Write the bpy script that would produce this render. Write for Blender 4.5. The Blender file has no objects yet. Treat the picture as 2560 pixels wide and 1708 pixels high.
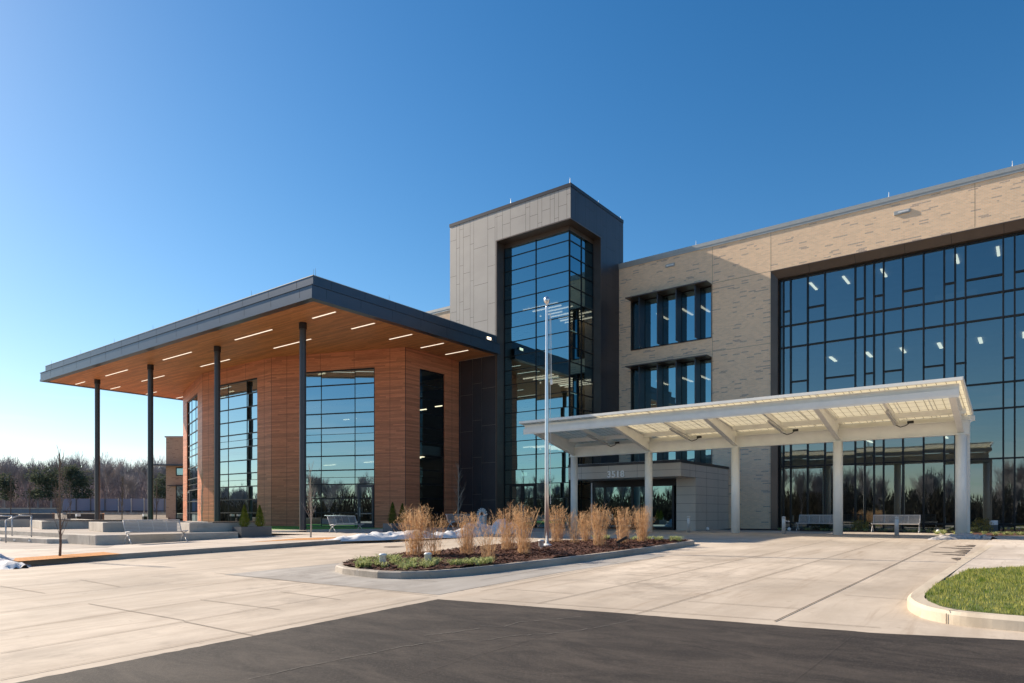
import bpy, bmesh, math, random
from math import sin, cos, pi, hypot, radians, floor, sqrt, atan2
from mathutils import Vector, Matrix, noise
from mathutils.geometry import tessellate_polygon
rnd = random.Random(7)
S = bpy.context.scene
# ------------------------------------------------------------ camera, sky, sun, exposure
cam = bpy.data.cameras.new('camera'); camo = bpy.data.objects.new('camera', cam)
S.collection.objects.link(camo); S.camera = camo
cam.sensor_width = 36; cam.lens = 36*1710/2560; cam.shift_y = 430/2560
cam.clip_start = .1; cam.clip_end = 3000
camo.location = (0, 0, 1.5); camo.rotation_euler = (pi/2, 0, atan2(.6051, .7961))
SUN = Vector((1, .145, -.62)).normalized()          # direction the light travels
sl = bpy.data.lights.new('sun', 'SUN'); so = bpy.data.objects.new('sun', sl); S.collection.objects.link(so)
sl.energy = 5.0; sl.angle = radians(.53); sl.color = (1, .86, .69)
so.rotation_euler = SUN.to_track_quat('-Z', 'Y').to_euler(); so.location = (-40, -10, 40)
W = bpy.data.worlds.new('World'); S.world = W; W.use_nodes = True
wn = W.node_tree; wn.nodes.clear()
sky = wn.nodes.new('ShaderNodeTexSky'); sky.sky_type = 'NISHITA'; sky.sun_disc = False
sky.sun_elevation = radians(31.5); sky.sun_rotation = atan2(-SUN.x, -SUN.y)
sky.altitude = 300; sky.air_density = 1.0; sky.dust_density = .35; sky.ozone_density = 2.1
bg = wn.nodes.new('ShaderNodeBackground'); bg.inputs[1].default_value = .103
wo = wn.nodes.new('ShaderNodeOutputWorld')
# faint cirrus low over the horizon
tc = wn.nodes.new('ShaderNodeTexCoord'); mp = wn.nodes.new('ShaderNodeMapping'); mp.inputs['Scale'].default_value = (2.2, 2.2, 26)
nz = wn.nodes.new('ShaderNodeTexNoise'); nz.inputs['Scale'].default_value = 1.6; nz.inputs['Detail'].default_value = 6
rmp = wn.nodes.new('ShaderNodeMapRange'); rmp.inputs[1].default_value = .50; rmp.inputs[2].default_value = .72; rmp.inputs[3].default_value = 0; rmp.inputs[4].default_value = .75
sep = wn.nodes.new('ShaderNodeSeparateXYZ'); band = wn.nodes.new('ShaderNodeMapRange')
band.inputs[1].default_value = .18; band.inputs[2].default_value = .04; band.inputs[3].default_value = 0; band.inputs[4].default_value = 1
mul = wn.nodes.new('ShaderNodeMath'); mul.operation = 'MULTIPLY'
mixc = wn.nodes.new('ShaderNodeMix'); mixc.data_type = 'RGBA'; mixc.inputs[7].default_value = (5.9, 6.0, 6.2, 1)
L = wn.links.new
L(tc.outputs['Generated'], mp.inputs[0]); L(mp.outputs[0], nz.inputs['Vector']); L(nz.outputs[0], rmp.inputs[0])
L(tc.outputs['Generated'], sep.inputs[0]); L(sep.outputs[2], band.inputs[0])
hs_ = wn.nodes.new('ShaderNodeHueSaturation'); hs_.inputs['Saturation'].default_value = 1.26; hs_.inputs['Hue'].default_value = .497
L(rmp.outputs[0], mul.inputs[0]); L(band.outputs[0], mul.inputs[1]); L(mul.outputs[0], mixc.inputs[0])
v1_ = wn.nodes.new('ShaderNodeVectorMath'); v1_.operation = 'SCALE'; v1_.inputs['Scale'].default_value = .147
gm_ = wn.nodes.new('ShaderNodeGamma'); gm_.inputs[1].default_value = 1.22
v2_ = wn.nodes.new('ShaderNodeVectorMath'); v2_.operation = 'SCALE'; v2_.inputs['Scale'].default_value = 1/.147
va_ = wn.nodes.new('ShaderNodeVectorMath'); va_.operation = 'MULTIPLY_ADD'; va_.inputs[1].default_value = (.34,)*3; va_.inputs[2].default_value = (1,)*3
vb_ = wn.nodes.new('ShaderNodeVectorMath'); vb_.operation = 'DIVIDE'; vc_ = wn.nodes.new('ShaderNodeVectorMath'); vc_.operation = 'SCALE'; vc_.inputs['Scale'].default_value = 1.15
L(sky.outputs[0], v1_.inputs[0]); L(v1_.outputs[0], gm_.inputs[0]); L(gm_.outputs[0], vc_.inputs[0]); L(gm_.outputs[0], va_.inputs[0])
L(vc_.outputs[0], vb_.inputs[0]); L(va_.outputs[0], vb_.inputs[1]); L(vb_.outputs[0], v2_.inputs[0]); L(v2_.outputs[0], hs_.inputs['Color']); L(hs_.outputs[0], mixc.inputs[6]); L(mixc.outputs[2], bg.inputs[0]); L(bg.outputs[0], wo.inputs[0])
vs = S.view_settings; vs.view_transform = 'Standard'; vs.look = 'None'; vs.gamma = 1; vs.exposure = 0.74
S.cycles.max_bounces = 8; S.cycles.transparent_max_bounces = 12; S.cycles.diffuse_bounces = 4
S.cycles.sample_clamp_indirect = 6

# ------------------------------------------------------------ survey helpers: photo point -> place on a known plane
F = 1710.; CX = 1280.; HY = 1284.; EH = 1.5; RX, RY = .7961, .6051
def ray(px, py):
    u = (px-CX)/F; return (RX*u-RY, RY*u+RX, (HY-py)/F)
def onY(px, py, Y):
    a, b, c = ray(px, py); t = Y/b; return Vector((a*t, Y, EH+c*t))
def onX(px, py, X):
    a, b, c = ray(px, py); t = X/a; return Vector((X, b*t, EH+c*t))
def onZ(px, py, Z):
    a, b, c = ray(px, py); t = (Z-EH)/c; return Vector((a*t, b*t, Z))
def gz(y): return max(-1.2, min(.0204*y, .55))
def onG(px, py, e=0):
    a, b, c = ray(px, py); t = (EH-e)/(.0204*b-c)
    if .0204*b*t > .55: t = (EH-e-.55)/(-c)
    return Vector((a*t, b*t, gz(b*t)+e))
def onL(px, py, A, B):
    a, b, c = ray(px, py); dx, dy = B[0]-A[0], B[1]-A[1]
    t = (A[0]*dy-A[1]*dx)/(a*dy-b*dx)
    return ((a*t-A[0])*dx+(b*t-A[1])*dy)/hypot(dx, dy), EH+c*t
def atd(px, d, z=0):
    a, b, c = ray(px, 0); return Vector((a*d, b*d, z))

# ------------------------------------------------------------ objects
def _mk(name, data): 
    o = bpy.data.objects.new(name, data); S.collection.objects.link(o); return o
def thing(name, label, cat, loc=(0, 0, 0), rz=0, group=None):
    o = _mk(name, None); o.location = loc; o.rotation_euler = (0, 0, rz); o.empty_display_size = .2
    o['label'] = label; o['category'] = cat
    if group: o['group'] = group
    return o
def tag(o, label, cat, group=None):
    o['label'] = label; o['category'] = cat
    if group: o['group'] = group
    return o
def kind(o, k): o['kind'] = k; return o
def dup(r, loc, rz=0, label=None, sc=1, name=None):
    c = r.copy(); S.collection.objects.link(c); c.location = loc; c.rotation_euler = (0, 0, rz); c.scale = (sc, sc, sc) if not hasattr(sc, '__len__') else sc
    if label: c['label'] = label
    for ch in list(r.children):
        k = ch.copy(); S.collection.objects.link(k); k.parent = c
        for g in list(ch.children):
            q = g.copy(); S.collection.objects.link(q); q.parent = k
    return c
class MB:
    def __init__(s): s.v = []; s.f = []
    def face(s, *p):
        n = len(s.v); s.v += [tuple(q) for q in p]; s.f.append(tuple(range(n, n+len(p)))); return s
    def hexa(s, b, t):      # b,t: 4 bottom / 4 top points, CCW from above
        n = len(s.v); s.v += [tuple(q) for q in b]+[tuple(q) for q in t]
        s.f += [(n+3, n+2, n+1, n), (n+4, n+5, n+6, n+7)]+[(n+i, n+(i+1) % 4, n+4+(i+1) % 4, n+4+i) for i in range(4)]; return s
    def box(s, x0, x1, y0, y1, z0, z1):
        q = [(x0, y0), (x1, y0), (x1, y1), (x0, y1)]
        return s.hexa([(x, y, z0) for x, y in q], [(x, y, z1) for x, y in q])
    def bar(s, A, B, w, h, up=(0, 0, 1)):   # rectangular bar A->B, w sideways, h along up
        A = Vector(A); B = Vector(B); d = (B-A).normalized(); up = Vector(up)
        if abs(d.dot(up)) > .98: up = Vector((0, 1, 0))
        r = d.cross(up).normalized(); u = r.cross(d).normalized()
        r = r*w/2; u = u*h/2
        return s.hexa([A-r-u, A+r-u, A+r+u, A-r+u], [B-r-u, B+r-u, B+r+u, B-r+u])
    def tube(s, A, B, r0, r1=None, n=6, cap=True):
        A = Vector(A); B = Vector(B); r1 = r0 if r1 is None else r1; d = (B-A)
        if d.length < 1e-6: return s
        d.normalize(); a = d.orthogonal().normalized(); b = d.cross(a); k = len(s.v)
        for P, r in ((A, r0), (B, r1)):
            for i in range(n):
                t = 2*pi*i/n; s.v.append(tuple(P+a*cos(t)*r+b*sin(t)*r))
        s.f += [(k+i, k+(i+1) % n, k+n+(i+1) % n, k+n+i) for i in range(n)]
        if cap: s.f += [tuple(range(k+n-1, k-1, -1)), tuple(range(k+n, k+2*n))]
        return s
    def lathe(s, c, prof, n=24):
        k = len(s.v); c = Vector(c)
        for r, z in prof:
            for i in range(n): s.v.append((c.x+r*cos(2*pi*i/n), c.y+r*sin(2*pi*i/n), c.z+z))
        for j in range(len(prof)-1):
            for i in range(n): s.f.append((k+j*n+i, k+j*n+(i+1) % n, k+(j+1)*n+(i+1) % n, k+(j+1)*n+i))
        s.f.append(tuple(range(k+n-1, k-1, -1))); m = k+(len(prof)-1)*n; s.f.append(tuple(range(m, m+n)))
        return s
    def prism(s, poly, z0, z1):
        k = len(s.v); n = len(poly)
        zz0 = [z0(x, y) if callable(z0) else z0 for x, y in poly]; zz1 = [z1(x, y) if callable(z1) else z1 for x, y in poly]
        s.v += [(p[0], p[1], z) for p, z in zip(poly, zz0)]+[(p[0], p[1], z) for p, z in zip(poly, zz1)]
        s.f += [tuple(range(k+n-1, k-1, -1)), tuple(range(k+n, k+2*n))]+[(k+i, k+(i+1) % n, k+n+(i+1) % n, k+n+i) for i in range(n)]
        return s
    def build(s, name, mat, parent=None, smooth=False, bevel=0):
        off = Vector((0, 0, 0)); p = parent
        while p is not None: off += p.location; p = p.parent
        me = bpy.data.meshes.new(name)
        me.from_pydata([(x-off.x, y-off.y, z-off.z) for x, y, z in s.v], [], s.f)
        me.materials.append(mat); me.validate()
        if smooth:
            me.polygons.foreach_set('use_smooth', [True]*len(me.polygons))
        o = _mk(name, me); o.parent = parent
        if bevel:
            b = o.modifiers.new('b', 'BEVEL'); b.width = bevel; b.segments = 2; b.limit_method = 'ANGLE'; b.angle_limit = .7
        return o
def build_split(mb, name, mat, parent=None, **k):
    par = list(range(len(mb.v)))
    def fd(i):
        while par[i] != i: par[i] = par[par[i]]; i = par[i]
        return i
    for f in mb.f:
        for i in f[1:]: par[fd(i)] = fd(f[0])
    gr = {}
    for f in mb.f: gr.setdefault(fd(f[0]), []).append(f)
    for fs in gr.values():
        ids = sorted({i for f in fs for i in f}); mp_ = {i: j for j, i in enumerate(ids)}
        q = MB(); q.v = [mb.v[i] for i in ids]; q.f = [tuple(mp_[i] for i in f) for f in fs]; q.build(name, mat, parent, **k)
MB.split = build_split
def sheet(name, poly, zf, mat, cutx=(), cuty=(), thick=0, parent=None):
    bm = bmesh.new(); vs_ = [bm.verts.new((p[0], p[1], 0)) for p in poly]; bm.faces.new(vs_)
    bmesh.ops.triangulate(bm, faces=bm.faces[:])
    for c in cutx: bmesh.ops.bisect_plane(bm, geom=bm.verts[:]+bm.edges[:]+bm.faces[:], plane_co=(c, 0, 0), plane_no=(1, 0, 0))
    for c in cuty: bmesh.ops.bisect_plane(bm, geom=bm.verts[:]+bm.edges[:]+bm.faces[:], plane_co=(0, c, 0), plane_no=(0, 1, 0))
    for f in bm.faces:
        if f.normal.z < 0: f.normal_flip()
    for v in bm.verts: v.co.z = zf(v.co.x, v.co.y)
    me = bpy.data.meshes.new(name); bm.to_mesh(me); bm.free(); me.materials.append(mat)
    o = _mk(name, me)
    if thick:
        m = o.modifiers.new('s', 'SOLIDIFY'); m.thickness = thick; m.offset = -1
    return o

# ------------------------------------------------------------ materials
class N:
    def __init__(s, name):
        s.m = bpy.data.materials.new(name); s.m.use_nodes = True; s.t = s.m.node_tree; s.t.nodes.clear()
        s.out = s.n('OutputMaterial'); 
    def n(s, ty, **k):
        x = s.t.nodes.new('ShaderNode'+ty)
        for a, b in k.items(): setattr(x, a, b)
        return x
    def l(s, a, b): s.t.links.new(a, b)
    def val(s, sock, v):
        if hasattr(v, 'is_linked') or hasattr(v, 'node'): s.l(v, sock)
        else: sock.default_value = v
    def math(s, op, a, b=0, c=0, clamp=False):
        x = s.n('Math', operation=op); x.use_clamp = clamp; s.val(x.inputs[0], a); s.val(x.inputs[1], b)
        s.val(x.inputs[2], c); return x.outputs[0]
    def pos(s):
        g = s.n('NewGeometry'); return g.outputs['Position']
    def xyz(s, v):
        x = s.n('SeparateXYZ'); s.l(v, x.inputs[0]); return x.outputs
    def comb(s, a, b, c):
        x = s.n('CombineXYZ'); s.val(x.inputs[0], a); s.val(x.inputs[1], b); s.val(x.inputs[2], c); return x.outputs[0]
    def scale(s, v, sc):
        x = s.n('Mapping'); s.l(v, x.inputs[0]); x.inputs['Scale'].default_value = sc; return x.outputs[0]
    def noise(s, v, sc, det=4, rough=.55, dist=0):
        x = s.n('TexNoise'); s.l(v, x.inputs['Vector']); x.inputs['Scale'].default_value = sc; x.inputs['Detail'].default_value = det
        x.inputs['Roughness'].default_value = rough; x.inputs['Distortion'].default_value = dist; return x.outputs[0]
    def white(s, v, d='3D'):
        x = s.n('TexWhiteNoise', noise_dimensions=d); s.l(v, x.inputs['Vector']); return x.outputs[0]
    def rng(s, v, a, b, c=0, d=1):
        x = s.n('MapRange'); s.l(v, x.inputs[0]); x.inputs[1].default_value = a; x.inputs[2].default_value = b
        x.inputs[3].default_value = c; x.inputs[4].default_value = d; return x.outputs[0]
    def mix(s, f, a, b, mode='MIX'):
        x = s.n('Mix', data_type='RGBA', blend_type=mode); s.val(x.inputs[0], f)
        for k, v in ((6, a), (7, b)):
            if isinstance(v, tuple): x.inputs[k].default_value = (*v, 1)
            else: s.l(v, x.inputs[k])
        return x.outputs[2]
    def hsv(s, col, val):
        x = s.n('HueSaturation'); s.l(col, x.inputs['Color']); s.val(x.inputs['Value'], val); return x.outputs[0]
    def bump(s, h, st, dist=.01):
        x = s.n('Bump'); s.l(h, x.inputs['Height']); x.inputs['Strength'].default_value = st; x.inputs['Distance'].default_value = dist; return x.outputs[0]
    def pbr(s, col, rough=.6, metal=0, nrm=None, spec=.5, emi=None, es=0, **k):
        p = s.n('BsdfPrincipled')
        if isinstance(col, tuple): p.inputs['Base Color'].default_value = (*col, 1)
        else: s.l(col, p.inputs['Base Color'])
        s.val(p.inputs['Roughness'], rough); p.inputs['Metallic'].default_value = metal
        p.inputs['Specular IOR Level'].default_value = spec
        if nrm: s.l(nrm, p.inputs['Normal'])
        if emi: p.inputs['Emission Color'].default_value = (*emi, 1); p.inputs['Emission Strength'].default_value = es
        s.l(p.outputs[0], s.out.inputs[0]); return s.m
def simple(name, col, rough=.6, metal=0, var=.12, sc=3, bump=0, spec=.5):
    t = N(name); p = t.pos(); n = t.noise(p, sc, 5)
    c = t.mix(t.rng(n, .3, .7), tuple(x*(1-var) for x in col), tuple(min(1, x*(1+var)) for x in col))
    nr = t.bump(t.noise(p, sc*8, 4), bump) if bump else None
    return t.pbr(c, rough, metal, nr, spec)
def concrete(name, col, st=.25, joints=None, streak=True):
    t = N(name); p = t.pos()
    big = t.rng(t.noise(p, .18, 5, .6), .35, .65); mid = t.rng(t.noise(t.scale(p, (1.6, .35, 1)), .9, 6, .65, .6), .42, .68)
    fine = t.noise(p, 22, 3)
    a = tuple(x*(1-st) for x in col); b = tuple(min(1, x*1.08) for x in col)
    c = t.mix(big, a, b); c = t.mix(t.math('MULTIPLY', mid, .62), c, (col[0]*.62, col[1]*.59, col[2]*.56)); dk = t.rng(t.noise(t.scale(p, (.8, .3, 1)), .35, 6, .7, 1.2), .50, .72); c = t.mix(t.math('MULTIPLY', dk, .5), c, (col[0]*.52, col[1]*.50, col[2]*.49))
    ds = t.math('MULTIPLY', t.rng(t.noise(p, 1.3, 8, .72, .4), .47, .66), t.rng(t.noise(p, .22, 3), .38, .62)); slab = t.white(t.comb(t.math('FLOOR', t.math('DIVIDE', t.xyz(p)[0], 2.3)), t.math('FLOOR', t.math('DIVIDE', t.xyz(p)[1], 4.1)), 2.0))
    c = t.hsv(c, t.rng(slab, 0, 1, .93, 1.05)); c = t.mix(t.math('MULTIPLY', ds, .8), c, (col[0]*.48, col[1]*.47, col[2]*.47))
    sm = t.rng(t.noise(t.scale(p, (3.0, .22, 1)), 1.1, 5, .6, 1.5), .56, .70); c = t.mix(t.math('MULTIPLY', sm, .45), c, (col[0]*.5, col[1]*.44, col[2]*.39))
    c = t.mix(t.math('MULTIPLY', t.rng(fine, .3, .7), .16), c, (col[0]*.6, col[1]*.6, col[2]*.6))
    sp = t.rng(t.noise(p, 5.5, 2), .70, .76); c = t.mix(t.math('MULTIPLY', sp, .4), c, (col[0]*.42, col[1]*.38, col[2]*.34))
    if joints:
        c = t.mix(t.white(t.comb(t.math('FLOOR', t.math('DIVIDE', t.xyz(p)[0], joints[0])), t.math('FLOOR', t.math('DIVIDE', t.xyz(p)[1], joints[1])), 0)), c, c)
    return t.pbr(c, .78, 0, t.bump(fine, .25, .004), .3)
def brickmat(name, base, dark, rot=0):
    t = N(name); p = t.pos(); x, y, z = t.xyz(p)
    u = t.math('ADD', x, y); bw, bh = .215, .0722
    row = t.math('FLOOR', t.math('DIVIDE', z, bh)); off = t.math('MULTIPLY', t.math('MODULO', row, 2.0), .5)
    uc = t.math('ADD', t.math('DIVIDE', u, bw), off); col_ = t.math('FLOOR', uc)
    cell = t.comb(col_, row, 0); w = t.white(cell)
    w2 = t.white(t.comb(t.math('FLOOR', t.math('MULTIPLY', col_, .5)), row, 3.3))
    clump = t.rng(t.noise(t.comb(u, 0, z), .55, 3), .35, .65)
    thr = t.math('ADD', .972, t.math('MULTIPLY', clump, -.075))
    isd = t.math('GREATER_THAN', w2, thr)
    fu = t.math('FRACT', uc); fv = t.math('FRACT', t.math('DIVIDE', z, bh))
    mor = t.math('MAXIMUM', t.math('LESS_THAN', fu, .04), t.math('LESS_THAN', fv, .15))
    c = t.mix(w, tuple(b*.92 for b in base), tuple(b*1.08 for b in base)); c = t.mix(t.math('MULTIPLY', isd, .8), c, dark)
    c = t.mix(t.math('MULTIPLY', t.rng(t.noise(p, .35, 4), .35, .65), .16), c, tuple(b*.7 for b in base))
    c = t.mix(t.math('MULTIPLY', mor, .75), c, tuple(min(1, b*.95) for b in (base[0], base[0]*.93, base[0]*.85)))
    h = t.math('SUBTRACT', t.math('ADD', t.math('MULTIPLY', w, .6), t.math('MULTIPLY', t.noise(p, 9, 3), .5)), t.math('MULTIPLY', mor, .9))
    return t.pbr(c, .85, 0, t.bump(h, .22, .006), .25)
def woodmat(name, a, b, horiz=True, board=.152, rough=.45):
    t = N(name); p = t.pos(); x, y, z = t.xyz(p)
    if horiz: u = t.math('ADD', t.math('MULTIPLY', x, .8), t.math('MULTIPLY', y, .6)); v = z
    else: u = x; v = y
    bi = t.math('FLOOR', t.math('DIVIDE', v, board)); seg = t.math('FLOOR', t.math('ADD', t.math('DIVIDE', u, 2.4), t.white(t.comb(bi, 0, 1))))
    w = t.white(t.comb(bi, seg, 5)); gr = t.noise(t.comb(t.math('MULTIPLY', u, .9), t.math('MULTIPLY', v, 16), t.math('MULTIPLY', bi, 3.7)), 1.7, 5, .7, .8)
    c = t.mix(t.rng(gr, .32, .68), a, b); c = t.hsv(c, t.rng(w, 0, 1, .80, 1.2))
    fv = t.math('FRACT', t.math('DIVIDE', v, board)); j = t.math('LESS_THAN', fv, .07)
    c = t.mix(t.math('MULTIPLY', j, .42), c, tuple(q*.3 for q in a))
    return t.pbr(c, rough, 0, t.bump(t.math('SUBTRACT', gr, j), .2, .004), .35)
def glassmat(name, tint, refl, base=.34):
    t = N(name); fr = t.n('Fresnel'); fr.inputs[0].default_value = 1.6
    f = t.math('ADD', t.math('MULTIPLY', fr.outputs[0], .9), base, clamp=True)
    tr = t.n('BsdfTransparent'); tr.inputs[0].default_value = (*tint, 1); g = t.n('BsdfGlossy'); g.inputs['Roughness'].default_value = 0.0
    g.inputs['Color'].default_value = (*refl, 1)
    wob = t.bump(t.noise(t.pos(), .9, 2), .012, .05); t.l(wob, g.inputs['Normal'])
    m = t.n('MixShader'); t.l(f, m.inputs[0]); t.l(tr.outputs[0], m.inputs[1]); t.l(g.outputs[0], m.inputs[2]); t.l(m.outputs[0], t.out.inputs[0])
    return t.m
def emis(name, col, st):
    t = N(name); e = t.n('Emission'); e.inputs[0].default_value = (*col, 1); e.inputs[1].default_value = st; t.l(e.outputs[0], t.out.inputs[0]); return t.m

M = {}
M['drive'] = concrete('drive_concrete', (.64, .55, .445), .30)
M['walk'] = concrete('walk_concrete', (.68, .60, .51), .12)
M['walkgrey'] = concrete('plaza_concrete', (.46, .405, .35), .14)
M['apron'] = concrete('apron_concrete', (.42, .395, .36), .14)
M['kerb'] = concrete('kerb_concrete', (.46, .41, .35), .2)
M['kerbnew'] = concrete('kerb_pale_concrete', (.70, .61, .48), .15)
M['wallc'] = concrete('cast_concrete', (.56, .51, .445), .12)
M['joint'] = simple('joint_sealant', (.10, .085, .07), .9)
M['jointf'] = simple('tooled_joint', (.26, .215, .17), .9)
def asphaltmat():
    t = N('asphalt'); p = t.pos(); f = t.noise(p, 120, 2, .7); m = t.noise(p, 14, 4); b = t.rng(t.noise(t.scale(p, (.35, 1.1, 1)), .5, 5, .6, .7), .38, .66)
    c = t.mix(t.rng(t.noise(t.scale(p, (.5, 1.3, 1)), 1.6, 8, .75, .8), .40, .62), (.022, .018, .0155), (.068, .056, .046)); c = t.mix(t.math('MULTIPLY', t.rng(t.noise(p, 45, 3, .8), .52, .70), .6), c, (.12, .10, .085)); c = t.mix(t.math('MULTIPLY', t.rng(f, .50, .66), .55), c, (.018, .015, .013)); c = t.mix(t.math('MULTIPLY', t.rng(m, .52, .72), .5), c, (.034, .03, .028))
    return t.pbr(c, .82, 0, t.bump(f, .6, .006), .35)
M['asphalt'] = asphaltmat()
M['salt'] = simple('dried_salt', (.13, .12, .108), .9, var=.3, sc=20)
M['brick'] = brickmat('tan_brick', (.88, .61, .385), (.42, .31, .245))
M['brickfar'] = brickmat('tan_brick_far', (.44, .36, .26), (.22, .18, .14))
M['wood'] = woodmat('wood_cladding', (.42, .138, .066), (.62, .245, .122), True, .10)
M['soffit'] = woodmat('wood_soffit', (.42, .15, .055), (.60, .25, .095), False, .14, .5)
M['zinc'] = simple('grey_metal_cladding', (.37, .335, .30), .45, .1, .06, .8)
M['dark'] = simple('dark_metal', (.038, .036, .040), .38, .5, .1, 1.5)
M['darkpanel'] = simple('charcoal_and_shaded_cladding', (.060, .060, .070), .36, .45, .08, .7)
M['bronze'] = simple('bronze_metal', (.115, .085, .070), .38, .5, .1, 1.5)
M['fascia'] = simple('slate_metal_fascia', (.075, .088, .108), .30, .6, .06, 1)
M['coping'] = simple('pale_coping', (.42, .42, .40), .45, .3, .06)
M['mull'] = simple('black_mullion', (.012, .012, .014), .4, .3, .1, 2)
M['col'] = simple('charcoal_paint', (.055, .055, .062), .35, .2, .08, 2)
M['white'] = simple('white_paint', (.86, .84, .78), .42, 0, .05, 2)
M['steel'] = simple('brushed_steel', (.55, .55, .55), .45, .4, .05, 6)
M['silver'] = simple('silver_paint', (.52, .51, .50), .5, .1, .05, 6)
M['alum'] = simple('satin_aluminium', (.75, .74, .74), .28, .8, .04, 6)
M['vest'] = simple('taupe_panel', (.52, .465, .41), .42, .1, .05, 1.2)
M['glass'] = glassmat('curtain_glass', (.34, .46, .52), (.46, .53, .55), .42)
M['glasst'] = glassmat('tower_glass', (.30, .38, .42), (.31, .51, .57), .62)
M['glassp'] = glassmat('pavilion_glass', (.32, .42, .42), (.52, .70, .78), .62)
M['glassn'] = glassmat('side_glass', (.50, .58, .58), (.30, .38, .42), .10)
M['spandrel'] = simple('spandrel_blue_grey', (.34, .42, .44), .25, 0, .05, 1)
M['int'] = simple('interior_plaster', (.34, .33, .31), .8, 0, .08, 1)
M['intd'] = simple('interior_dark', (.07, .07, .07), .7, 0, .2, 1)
M['lightin'] = emis('warm_interior_light', (1, .80, .55), 2.0)
M['sofl'] = emis('soffit_strip_light', (1, .84, .66), .85)
M['num'] = simple('number_white', (.95, .95, .95), .5)
M['bark'] = simple('young_bark', (.16, .12, .09), .85, 0, .3, 20)
M['barkpale'] = simple('pale_bark', (.42, .36, .29), .8, 0, .3, 20)
M['barkfar'] = simple('hazed_winter_bark', (.34, .295, .285), .9, 0, .25, .3)  # paler than bare bark: distance haze is put into the colour
M['mulch'] = simple('shredded_mulch', (.105, .042, .026), .95, 0, .5, 30, .5)
M['snow'] = simple('old_snow', (.74, .73, .72), .7, 0, .08, 5, .5)
M['snowd'] = simple('dirty_snow', (.46, .43, .41), .8, 0, .35, 9, .5)
M['orange'] = simple('orange_gravel', (.52, .22, .055), .9, 0, .3, 25, .5)
M['turf'] = simple('artificial_turf', (.10, .32, .035), .9, 0, .3, 30, .5)
M['soil'] = simple('winter_ground', (.16, .13, .09), .95, 0, .3, .5)
M['fence'] = simple('blue_grey_mesh_screen', (.235, .25, .335), .8, 0, .05, .3)
M['planter'] = simple('grey_planter', (.11, .115, .12), .55, 0, .08, 3)
M['black'] = simple('black_metal', (.02, .02, .02), .4, .3)
M['lampw'] = simple('white_plastic', (.75, .75, .74), .4)
def leafmat(name, a, b, sc=6, trans=.3):
    t = N(name); p = t.pos(); c = t.mix(t.rng(t.noise(p, sc, 2), .35, .65), a, b)
    d = t.n('BsdfDiffuse'); t.l(c, d.inputs[0]); tr = t.n('BsdfTranslucent'); t.l(c, tr.inputs[0])
    m = t.n('MixShader'); m.inputs[0].default_value = trans; t.l(d.outputs[0], m.inputs[1]); t.l(tr.outputs[0], m.inputs[2]); t.l(m.outputs[0], t.out.inputs[0]); return t.m
M['straw'] = leafmat('dry_straw', (.45, .27, .135), (.82, .58, .35), 14)
M['lily'] = leafmat('liriope_leaf', (.16, .24, .06), (.66, .66, .34), 16)
M['lawn'] = leafmat('lawn_blade', (.10, .17, .02), (.50, .46, .14), 7)
M['conif'] = leafmat('conifer_leaf', (.05, .085, .018), (.13, .15, .03), 8)
M['pine'] = leafmat('pine_leaf', (.075, .095, .065), (.13, .15, .10), .6)
M['shrub'] = leafmat('shrub_leaf', (.30, .19, .05), (.45, .36, .10), 9)
M['dshrub'] = leafmat('dark_shrub_leaf', (.03, .045, .018), (.09, .08, .03), 9)
def panelmat():
    t = N('translucent_panel'); p = t.pos(); x, y, z = t.xyz(p)
    gx = t.math('LESS_THAN', t.math('FRACT', t.math('DIVIDE', x, .306)), .07); gy = t.math('LESS_THAN', t.math('FRACT', t.math('DIVIDE', y, .61)), .045)
    g = t.math('MAXIMUM', gx, gy); c = t.mix(g, (.95, .91, .78), (.45, .40, .31))
    d = t.n('BsdfDiffuse'); t.l(c, d.inputs[0]); tr = t.n('BsdfTranslucent'); t.l(c, tr.inputs[0])
    m = t.n('MixShader'); m.inputs[0].default_value = .62; t.l(d.outputs[0], m.inputs[1]); t.l(tr.outputs[0], m.inputs[2]); t.l(m.outputs[0], t.out.inputs[0]); return t.m
M['panel'] = panelmat()

# ------------------------------------------------------------ ground
def G(e): return lambda x, y: gz(y)+e
CUT = [-58, -30, 0, 26.95]
kind(sheet('ground', [(-700, -700), (700, -700), (700, 700), (-700, 700)], G(-.10), M['soil'], cuty=CUT+[80]), 'structure')
kind(sheet('driveway', [(-75, -40), (-5, -40), (-5, 6), (45, 6), (45, 45), (-75, 45)], G(0), M['drive'], cuty=CUT), 'structure')
def rag(A, B, st=.12):
    A = Vector(A); B = Vector(B); n = int((B-A).length/st); return [tuple(A.lerp(B, i/n)+Vector((rnd.gauss(0, .008), rnd.gauss(0, .008)))) for i in range(n)]
kind(sheet('road', rag((-7.38, 7.8), (-6.95, 2.1))+[(-6.95, 2.1), (-6.6, -4), (-6.4, -60), (90, -60), (90, 9.6), (10, 9.15), (2.5, 9.02)]+rag((2.5, 9.02), (-.07, 8.86))+rag((-.07, 8.86), (-1.34, 8.48))+rag((-1.34, 8.48), (-7.38, 7.8)), G(.004), M['asphalt'], cuty=CUT), 'structure')
ap = [onG(*q)[:2] for q in [(560, 1437), (848, 1408), (868, 1431), (1000, 1449), (1200, 1440), (1400, 1414), (1620, 1384), (1668, 1390), (1400, 1432), (1200, 1468), (1095, 1488)]]
kind(sheet('pavement', ap, G(.004), M['apron'], cuty=CUT), 'structure')
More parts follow.
